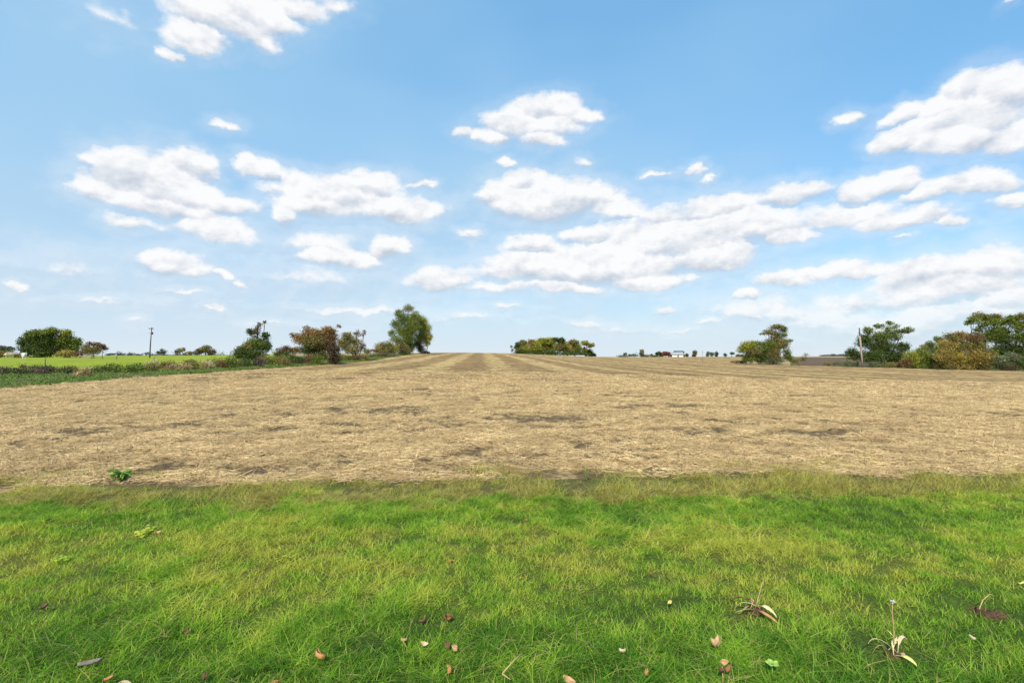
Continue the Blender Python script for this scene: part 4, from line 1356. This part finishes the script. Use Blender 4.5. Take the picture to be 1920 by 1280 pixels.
# ------------------------------------------------------------------ farm
def build_farm():
    Y = 455
    p = on_ground(1271, Y, .2)
    k = Y / F
    roofm = simple_mat('grey_sheet_roof', (.24, .25, .27), (.34, .35, .37), 1.2, .6, .3)
    wallm = simple_mat('white_render', (.74, .74, .72), (.82, .82, .80), .8, .9, .1)
    darkm = simple_mat('dark_boards', (.040, .038, .036), (.075, .07, .065), 1.5, .9, .1)
    greenm = simple_mat('green_sheeting', (.055, .105, .075), (.085, .14, .10), .8, .7, .2)
    r = empty('barn', p, 'long white walled barn with a grey sheet roof on the far skyline', 'barn')
    def X(px): return (px - 1271) * k
    def Z(py): return CAM_H + (HY - py) * k - p.z
    x0, x1 = X(1258), X(1281.5)
    ze, zr = Z(664.3), Z(660.2)
    MB().box(x0, x1, 0, 8, 0, ze).build('wall', wallm, r)
    m = MB()
    m.add([(x0 - .5, -.7, ze - .12), (x1 + .5, -.7, ze - .12), (x1 + .5, 4, zr), (x0 - .5, 4, zr), (x1 + .5, 8.7, ze - .12), (x0 - .5, 8.7, ze - .12),
           (x0 - .5, -.7, ze + .02), (x1 + .5, -.7, ze + .02), (x1 + .5, 4, zr + .15), (x0 - .5, 4, zr + .15), (x1 + .5, 8.7, ze + .02), (x0 - .5, 8.7, ze + .02)],
          [[0, 3, 2, 1], [3, 5, 4, 2], [6, 7, 8, 9], [9, 8, 10, 11], [0, 1, 7, 6], [4, 5, 11, 10], [0, 6, 9, 3], [3, 9, 11, 5], [1, 2, 8, 7], [2, 4, 10, 8]])
    m.build('roof', roofm, r)
    for a, b in ((1257.2, 1260.0), (1281.0, 1284.5)):
        MB().box(X(a), X(b), -.35, 7.5, 0, Z(664.6)).build('lean_to', darkm, r)
    for a in (1265.5, 1270):
        f = MB().box(X(a), X(a + 2.6), -.06, .05, 0, Z(666.3)).build('door', darkm if a > 1268 else wallm, r)
        MB().box(X(a) - .12, X(a + 2.6) + .12, -.03, .02, Z(666.3), Z(666.3) + .18).build('lintel', darkm, f)
    q = on_ground(1276, Y + 24, .2)
    s = empty('shed', q, 'dark green sheeted shed rising behind the white barn roof', 'shed')
    kk = (Y + 24) / F
    zt = CAM_H + (HY - 657.6) * kk - q.z
    w = 7.2 * kk
    MB().box(-w, w, 0, 10, 0, zt - 1.0).build('wall', greenm, s)
    m = MB()
    m.add([(-w - .3, -.4, zt - 1.05), (w + .3, -.4, zt - 1.05), (w + .3, 5, zt), (-w - .3, 5, zt), (w + .3, 10.4, zt - 1.05), (-w - .3, 10.4, zt - 1.05),
           (-w - .3, -.4, zt - .9), (w + .3, -.4, zt - .9), (w + .3, 5, zt + .15), (-w - .3, 5, zt + .15), (w + .3, 10.4, zt - .9), (-w - .3, 10.4, zt - .9)],
          [[0, 3, 2, 1], [3, 5, 4, 2], [6, 7, 8, 9], [9, 8, 10, 11], [0, 1, 7, 6], [4, 5, 11, 10], [0, 6, 9, 3], [3, 9, 11, 5], [1, 2, 8, 7], [2, 4, 10, 8]])
    m.build('roof', greenm, s)
    q = on_ground(1255.5, Y - 6, .1)
    s = empty('post', q, 'pale upright post between the red leaved tree and the white barn', 'post')
    MB().tube([(0, 0, 0), (0, 0, 4.1)], [.16, .14], 6).build('shaft', wallm, s, True)


# ------------------------------------------------------------------ sheep
def build_sheep():
    wool = simple_mat('cream_wool', (.36, .29, .20), (.48, .40, .29), 9, .98, .05)
    wool2 = simple_mat('white_wool', (.50, .47, .42), (.62, .59, .54), 9, .98, .05)
    def sheep(px, Y, turn, lb, m, graze):
        q = on_ground(px, Y, .0)
        pts = [((-.42, 0, .72), .27), ((-.12, 0, .70), .32), ((.24, 0, .70), .30), ((.50, 0, .78), .20), ((.66, 0, .86 - .30 * graze), .13), ((.80, 0, .92 - .52 * graze), .10), ((.95, 0, .86 - .60 * graze), .060)]
        E = [(i, i + 1) for i in range(6)]
        for sx, par in ((-.40, 0), (.36, 2)):
            for sy in (-1, 1):
                i = len(pts)
                pts += [((sx, sy * .14, .44), .095), ((sx + .02 * (1 if sx > 0 else -1), sy * .15, .22), .048), ((sx, sy * .15, .03), .045)]
                E += [(par, i), (i, i + 1), (i + 1, i + 2)]
        for sy in (-1, 1):
            i = len(pts)
            pts += [((.78, sy * .16, .93 - .50 * graze), .032)]
            E += [(5, i)]
        i = len(pts); pts += [((-.70, 0, .66), .06), ((-.74, 0, .48), .045)]; E += [(0, i), (i, i + 1)]
        me = bpy.data.meshes.new('sheep')
        me.from_pydata([p[0] for p in pts], E, [])
        o = bpy.data.objects.new('sheep', me)
        COL.objects.link(o)
        o.location = q
        o.rotation_euler = (0, 0, turn)
        o.scale = (.74, .70, .78)
        md = o.modifiers.new('skin', 'SKIN')
        for v, p in zip(me.skin_vertices[0].data, pts):
            v.radius = (p[1], p[1])
        me.skin_vertices[0].data[1].use_root = True
        o.modifiers.new('smooth', 'SUBSURF').levels = 1
        o.modifiers['smooth'].render_levels = 2
        me.materials.append(m)
        tag(o, lb, 'sheep', 'sheep on the pasture')
    sheep(19, 62, 0.80, 'cream sheep standing side on at the left edge of the pasture', wool, .25)
    sheep(45.5, 58, 2.33, 'whiter sheep seen from behind, right of the cream one', wool2, .6)


build_poles()
build_fences()
build_farm()
build_sheep()


# ------------------------------------------------------------------ on the lawn
def leaf_mat(name, c1, c2):
    return simple_mat(name, c1, c2, 30, .7, .3)


LM = {'tan': leaf_mat('tan_leaf', (.34, .21, .10), (.48, .33, .17)), 'orange': leaf_mat('orange_leaf', (.34, .15, .05), (.46, .25, .10)), 'brown': leaf_mat('brown_leaf', (.085, .042, .022), (.17, .09, .045)),
      'pale': leaf_mat('pale_leaf', (.42, .33, .19), (.56, .46, .29)), 'grey': leaf_mat('grey_leaf', (.15, .125, .105), (.24, .20, .17)), 'yellow': leaf_mat('yellow_leaf', (.55, .48, .12), (.66, .60, .22)),
      'lime': leaf_mat('lime_leaf', (.20, .34, .06), (.30, .44, .10)), 'rust': leaf_mat('rust_leaf', (.20, .075, .030), (.32, .14, .055)), 'cream': leaf_mat('cream_strap', (.46, .40, .18), (.62, .55, .33)),
      'green': leaf_mat('weed_green', (.085, .185, .022), (.14, .26, .038))}


def leaf_sheet(L, W, curl, fold, seed, lobed=0.0, n=6):
    """A curled leaf: rows across its length, raised edges, optional lobes."""
    r = random.Random(seed)
    V = []; Q = []
    for i in range(n + 1):
        u = i / n
        w = W * .5 * (math.sin(PI * min(1, u * .94 + .04)) ** .75) * (1 + lobed * math.cos(u * 5 * PI))
        x = L * (u - .5)
        z = curl * L * (2 * u - 1) ** 2 + r.uniform(-.02, .02) * L
        for s in (-1, -.5, 0, .5, 1):
            V.append((x + r.uniform(-.03, .03) * L, w * s * (1 - .25 * abs(fold)), z + fold * W * s * s * .6 + r.uniform(-.03, .03) * W))
    for i in range(n):
        for j in range(4):
            a = i * 5 + j
            Q.append([a, a + 1, a + 6, a + 5])
    return V, Q


def solid_leaf(name, V, Q, m, parent=None, thick=.0012):
    o = MB().add(V, Q).build(name, m, parent, True)
    md = o.modifiers.new('thickness', 'SOLIDIFY')
    md.thickness = thick
    return o


LEAVES = [
    (90, 1136, .05, 'brown', .5, 'dark brown curled leaf near the left picture edge, above the big grey leaf'),
    (176, 1240, .105, 'grey', .2, 'long grey brown leaf lying flat in the bottom left grass'),
    (301, 998, .055, 'tan', .8, 'tan leaf standing alone high on the left of the lawn'),
    (352, 1181, .045, 'brown', .7, 'small dark brown leaf between the big grey leaf and the orange tan one'),
    (598, 1228, .075, 'orange', .6, 'upright orange tan leaf right of the big grey leaf'),
    (212, 1268, .04, 'orange', .5, 'small orange leaf just below the big grey leaf'),
    (240, 1277, .06, 'pale', .4, 'pale yellowish leaf at the bottom picture edge under the big grey leaf'),
    (391, 1265, .045, 'brown', .6, 'small dark leaf in the bottom grass between grey leaf and rust leaf'),
    (520, 1276, .05, 'rust', .6, 'rust coloured curled leaf at the bottom edge, below the orange tan leaf'),
    (846, 1051, .065, 'orange', .3, 'orange leaf lying flat in the middle of the lawn'),
    (796, 1162, .055, 'brown', .8, 'dark brown crumpled leaf, left one of a close pair in mid lawn'),
    (836, 1154, .065, 'rust', .8, 'reddish brown curled leaf, right one of a close pair in mid lawn'),
    (760, 1197, .040, 'tan', .7, 'small tan leaf left of a pale crumpled leaf'),
    (797, 1203, .045, 'pale', .8, 'pale crumpled leaf between the small tan leaf and the dark brown folded one'),
    (842, 1206, .055, 'brown', .5, 'dark brown folded leaf touching a tan leaf, below the close pair'),
    (858, 1212, .055, 'tan', .9, 'tan leaf tilted up beside the dark brown folded leaf'),
    (848, 1249, .050, 'orange', .8, 'yellowish orange curled leaf below the dark brown folded leaf'),
    (1064, 1272, .065, 'tan', .9, 'large tan leaf standing on edge at the bottom centre'),
    (1250, 1128, .045, 'yellow', .9, 'small pale yellow upright leaf left of the wilted plant with dark soil'),
    (1167, 1218, .045, 'pale', .8, 'pale papery leaf above the large tan leaf at the bottom centre'),
    (1208, 1257, .040, 'orange', .7, 'little orange leaf low in the grass, right of the large tan leaf'),
    (1342, 1208, .085, 'tan', 1.1, 'crumpled tan maple like leaf below the wilted plant with dark soil'),
    (1911, 1091, .050, 'yellow', .4, 'yellow leaf at the right picture edge above the scuffed soil'),
    (1815, 1193, .040, 'pale', .5, 'tiny pale leaf right of the wilted plant with the seed head'),
    (1218, 1073, .030, 'rust', .5, 'tiny rust leaf in the short grass right of the lawn middle'),
    (1420, 1050, .035, 'brown', .4, 'small brown leaf on the worn yellow lawn right of centre'),
    (985, 975, .045, 'rust', .6, 'rust brown leaf on the far lawn by the dry edge grass'),
    (380, 936, .040, 'orange', .5, 'orange leaf in the dry edge grass at the left'),
    (1320, 905, .05, 'brown', .9, 'small dark seed head at the stubble edge, right of the thin thistle'),
]


def build_leaves():
    for i, (px, py, L, kind, curl, lb) in enumerate(LEAVES):
        h = .029 if py > 1100 else .022
        p = lawn_pt(px, py, h)
        r = random.Random(900 + i)
        V, Q = leaf_sheet(L * .92, L * .85 * (.45 if kind == 'grey' else .75), curl * .30, .5 + .5 * r.random(), i, .22 if 'maple' in lb else .0)
        o = solid_leaf('fallen_leaf', V, Q, LM[kind])
        o.location = p
        o.rotation_euler = (r.uniform(-.5, .5) + (.5 if curl > .6 else .2), r.uniform(-.4, .4), r.uniform(0, 2 * PI) if kind != 'grey' else .6)
        tag(o, lb, 'leaf', 'fallen leaves on the lawn')
        if kind in ('tan', 'grey', 'orange') and L > .06:
            st = MB().tube([(-L * .6, 0, curl * .12), (-L * .85, .004, curl * .12 + .006), (-L * 1.05, .012, curl * .12 + .012)], [.0018, .0015, .0012], 5)
            st.build('stalk', LM['brown'], o)


def strap(root, p0, az, L, W, rise, droop, m, seed, twist=.3):
    """An arching strap leaf: rises from the ground and bends over."""
    r = random.Random(seed)
    n = 9
    V = []; Q = []
    d = Vector((math.cos(az), math.sin(az), 0))
    s = Vector((-d.y, d.x, 0))
    sway = r.uniform(-.6, .6)
    twist = twist * r.uniform(.5, 3.0)
    for i in range(n + 1):
        u = i / n
        c = Vector(p0) + d * (L * (u - .18 * u ** 3)) + s * (L * sway * u * u) + Vector((0, 0, L * (rise * u - droop * u * u)))
        w = W * .37 * (math.sin(PI * (u * .86 + .09)) ** .8) * (.35 if u < .25 else 1)
        tw = twist * u * 2
        sd = s * math.cos(tw) + Vector((0, 0, math.sin(tw)))
        for q in (-1, 0, 1):
            V.append(tuple(c + sd * w * q + Vector((0, 0, (abs(q)) * w * .45 + r.uniform(-.002, .002)))))
    for i in range(n):
        for j in range(2):
            a = i * 3 + j
            Q.append([a, a + 1, a + 4, a + 3])
    return solid_leaf('leaf', V, Q, m, root, .0015)


def clods(name, R, seed, parent, n=16, hgt=.03):
    r = random.Random(seed)
    me = MB()
    k = 14
    V = [(0, 0, hgt)]
    for ring, (f, z) in enumerate(((.45, .75), (.8, .4), (1.0, -.02 / hgt * .5))):
        for j in range(k):
            a = 2 * PI * j / k
            q = R * f * r.uniform(.8, 1.2)
            V.append((q * math.cos(a) * 1.3, q * math.sin(a), hgt * z * r.uniform(.6, 1.4)))
    Q = [[0, 1 + j, 1 + (j + 1) % k] for j in range(k)]
    for ring in range(2):
        for j in range(k):
            a = 1 + ring * k
            Q.append([a + j, a + k + j, a + k + (j + 1) % k, a + (j + 1) % k])
    me.add(V, Q)
    o = me.build(name, MAT_SOIL, parent, False)
    for i in range(n):
        a = r.uniform(0, 2 * PI); q = R * r.uniform(.1, 1.0)
        s = r.uniform(.008, .022)
        c = Vector((q * math.cos(a) * 1.3, q * math.sin(a), hgt * .5 * (1 - q / R) + s * .4))
        pts = [c + Vector((r.uniform(.7, 1.2) * x, r.uniform(.7, 1.2) * y, r.uniform(.6, 1.0) * z)) * s for x, y, z in ((1, 0, 0), (0, 1, 0), (-1, 0, 0), (0, -1, 0), (0, 0, 1), (0, 0, -1))]
        MB().add([tuple(v) for v in pts], [[0, 1, 4], [1, 2, 4], [2, 3, 4], [3, 0, 4], [1, 0, 5], [2, 1, 5], [3, 2, 5], [0, 3, 5]]).build('clod', MAT_SOIL, parent)
    return o


def build_lawn_plants():
    p = lawn_pt(1412, 1140, .02)
    r = empty('wilted_plant', p, 'wilted plant with curling tan strap leaves over dark soil in the lawn', 'plant', 'wilted plants in the lawn')
    clods('soil', .055, 5, r, 12, .016)
    for i, (az, L, W, rise, dr, mm) in enumerate(((2.9, .20, .030, .55, .62, 'cream'), (3.6, .17, .032, .45, .55, 'tan'), (4.7, .16, .036, .50, .62, 'orange'), (5.6, .19, .032, .60, .70, 'cream'), (.5, .17, .034, .70, .75, 'tan'), (1.9, .15, .036, .8, .8, 'orange'), (2.4, .14, .03, .9, .85, 'brown'), (4.1, .15, .026, .5, .6, 'lime'))):
        strap(r, (.035 * math.cos(i * 2.4), .035 * math.sin(i * 2.4), .02), az + .5 * math.sin(i * 1.7), L, W, rise, dr, LM[mm], 50 + i)
    MB().tube([(0, 0, .01), (.02, 0, .08), (.05, .01, .16), (.065, .02, .20)], [.004, .0035, .003, .002], 6).build('stem', LM['tan'], r, True)
    r.scale = (.82, .82, .82)
    p = lawn_pt(1668, 1222, .015)
    r = empty('wilted_plant', p, 'wilted plant with pale strap leaves and one tall stem with a whitish seed head', 'plant', 'wilted plants in the lawn')
    clods('soil', .045, 6, r, 8, .014)
    for i, (az, L, W, rise, dr, mm) in enumerate(((2.75, .22, .030, .95, .62, 'cream'), (3.3, .13, .014, 1.3, 1.35, 'tan'), (1.5, .13, .030, 1.25, .9, 'cream'), (.7, .17, .028, 1.15, .95, 'pale'), (.15, .20, .026, .75, .70, 'cream'), (5.6, .15, .028, .55, .6, 'yellow'), (4.6, .09, .026, .7, .8, 'tan'))):
        strap(r, (.030 * math.cos(i * 2.1), .030 * math.sin(i * 2.1), .01), az + .3 * math.sin(i * 2.3), L, W, rise, dr, LM[mm], 70 + i)
    MB().tube([(.01, .01, 0), (.018, .015, .12), (.012, .02, .25), (.014, .02, .30)], [.004, .0035, .0028, .002], 6).build('stem', LM['tan'], r, True)
    sh = MB()
    rr = random.Random(3)
    for i in range(16):
        a = rr.uniform(0, 2 * PI); e = rr.uniform(-.3, 1.2)
        d = Vector((math.cos(a) * math.cos(e), math.sin(a) * math.cos(e), math.sin(e)))
        b = Vector((.014, .02, .30))
        sh.tube([b, b + d * .010, b + d * .018], [.002, .0034, .001], 4)
    sh.build('seed_head', leaf_mat('seed_fluff', (.40, .39, .37), (.52, .51, .49)), r, True)
    r.scale = (.82, .82, .88)
    strap(r, (.014, .012, .10), 2.2, .05, .022, .9, .5, LM['yellow'], 99)
    # scuffed soil
    p = lawn_pt(1842, 1148, .0)
    r = empty('soil_patch', p, 'scuffed patch of dark bare soil in the lawn near the right picture edge', 'soil patch')
    clods('mound', .075, 9, r, 46, .020)
    st = MB().tube([(-.06, -.02, .045), (-.01, .01, .085), (.06, .04, .105), (.11, .05, .09)], [.003, .003, .0025, .002], 5)
    st.build('dry_stalk', LM['tan'], r, True)
    # round lobed green leaf
    p = lawn_pt(1443, 1240, .075)
    r = empty('low_weed', p, 'round lime green lobed leaf low in the grass between the two wilted plants', 'weed')
    for i in range(5):
        a = i * 2 * PI / 5 + .3
        V, Q = leaf_sheet(.034, .032, .10, .3, 300 + i, 0, 4)
        o = solid_leaf('leaf', [(x + .017, y, z) for x, y, z in V], Q, LM['lime'], r)
        o.rotation_euler = (0, -.15, a)
    MB().tube([(0, 0, -.07), (0, 0, .004)], .0018, 5).build('stem', LM['lime'], r)
    # dry stalk lying across the bottom grass
    a = lawn_pt(942, 1256, .085); b = lawn_pt(982, 1216, .105)
    q = (b - a)
    o = MB().tube([(0, 0, 0), tuple(q * .5 + Vector((.004, 0, .012))), tuple(q)], [.003, .0028, .002], 6)
    q2 = lawn_pt(957, 1267, .07) - a
    o.tube([(0, 0, 0), tuple(q2)], [.003, .002], 6)
    o = o.build('dry_stalk', LM['tan'], None, True)
    o.location = a
    tag(o, 'bent dry tan stalk lying over the grass at the bottom centre', 'stalk')
    # dried flower stalk at the bottom edge
    p = lawn_pt(1350, 1284, .0)
    r = empty('dried_flower', p, 'dried flower stalk with brown papery heads at the bottom edge, below a crumpled leaf', 'plant')
    MB().tube([(0, 0, 0), (.004, 0, .05), (.0, .0, .12)], [.0025, .0025, .002], 6).build('stem', LM['tan'], r, True)
    for i, (x, z, s, mm) in enumerate(((0, .125, .022, 'tan'), (-.018, .085, .020, 'brown'), (.022, .08, .021, 'rust'))):
        V, Q = leaf_sheet(s * 1.7, s * 1.5, .5, .9, 400 + i, 0, 5)
        o = solid_leaf('flower_head', V, Q, LM[mm], r)
        o.location = (x, -.004, z)
        o.rotation_euler = (.9, .3 * i, i * 1.1)
    # weeds along the stubble edge
    def weed(px, py, lb, n, L, W, rise, seed, mm, name='leafy_weed', stemh=0.0):
        p = lawn_pt(px, py, .0)
        p.z = float(ground_z(np.array([p.x]), np.array([p.y]))[0])
        r = empty(name, p, lb, 'weed')
        rr = random.Random(seed)
        for i in range(n):
            z = stemh * rr.uniform(.1, 1) if stemh else .005
            strap(r, (rr.uniform(-.03, .03) * (not stemh), rr.uniform(-.03, .03) * (not stemh), z), rr.uniform(0, 2 * PI), L * rr.uniform(.6, 1.1), W * rr.uniform(.7, 1.2), rise * rr.uniform(.6, 1.3), rise * .8, LM[mm], seed + i)
        if stemh:
            MB().tube([(0, 0, 0), (.004, 0, stemh * .5), (0, 0, stemh)], [.006, .005, .003], 6).build('stem', LM[mm], r, True)
    weed(228, 900, 'dark green leafy weed on the stubble edge at the left', 46, .14, .045, 1.1, 1000, 'green', 'leafy_weed', .09)
    weed(1097, 900, 'thin upright thistle on the stubble edge near the middle', 16, .06, .014, .8, 1100, 'green', 'thistle', .16)
    weed(150, 893, 'low spread of green weed left of the dark leafy weed', 18, .16, .035, .5, 1200, 'green')


build_leaves()
build_lawn_plants()
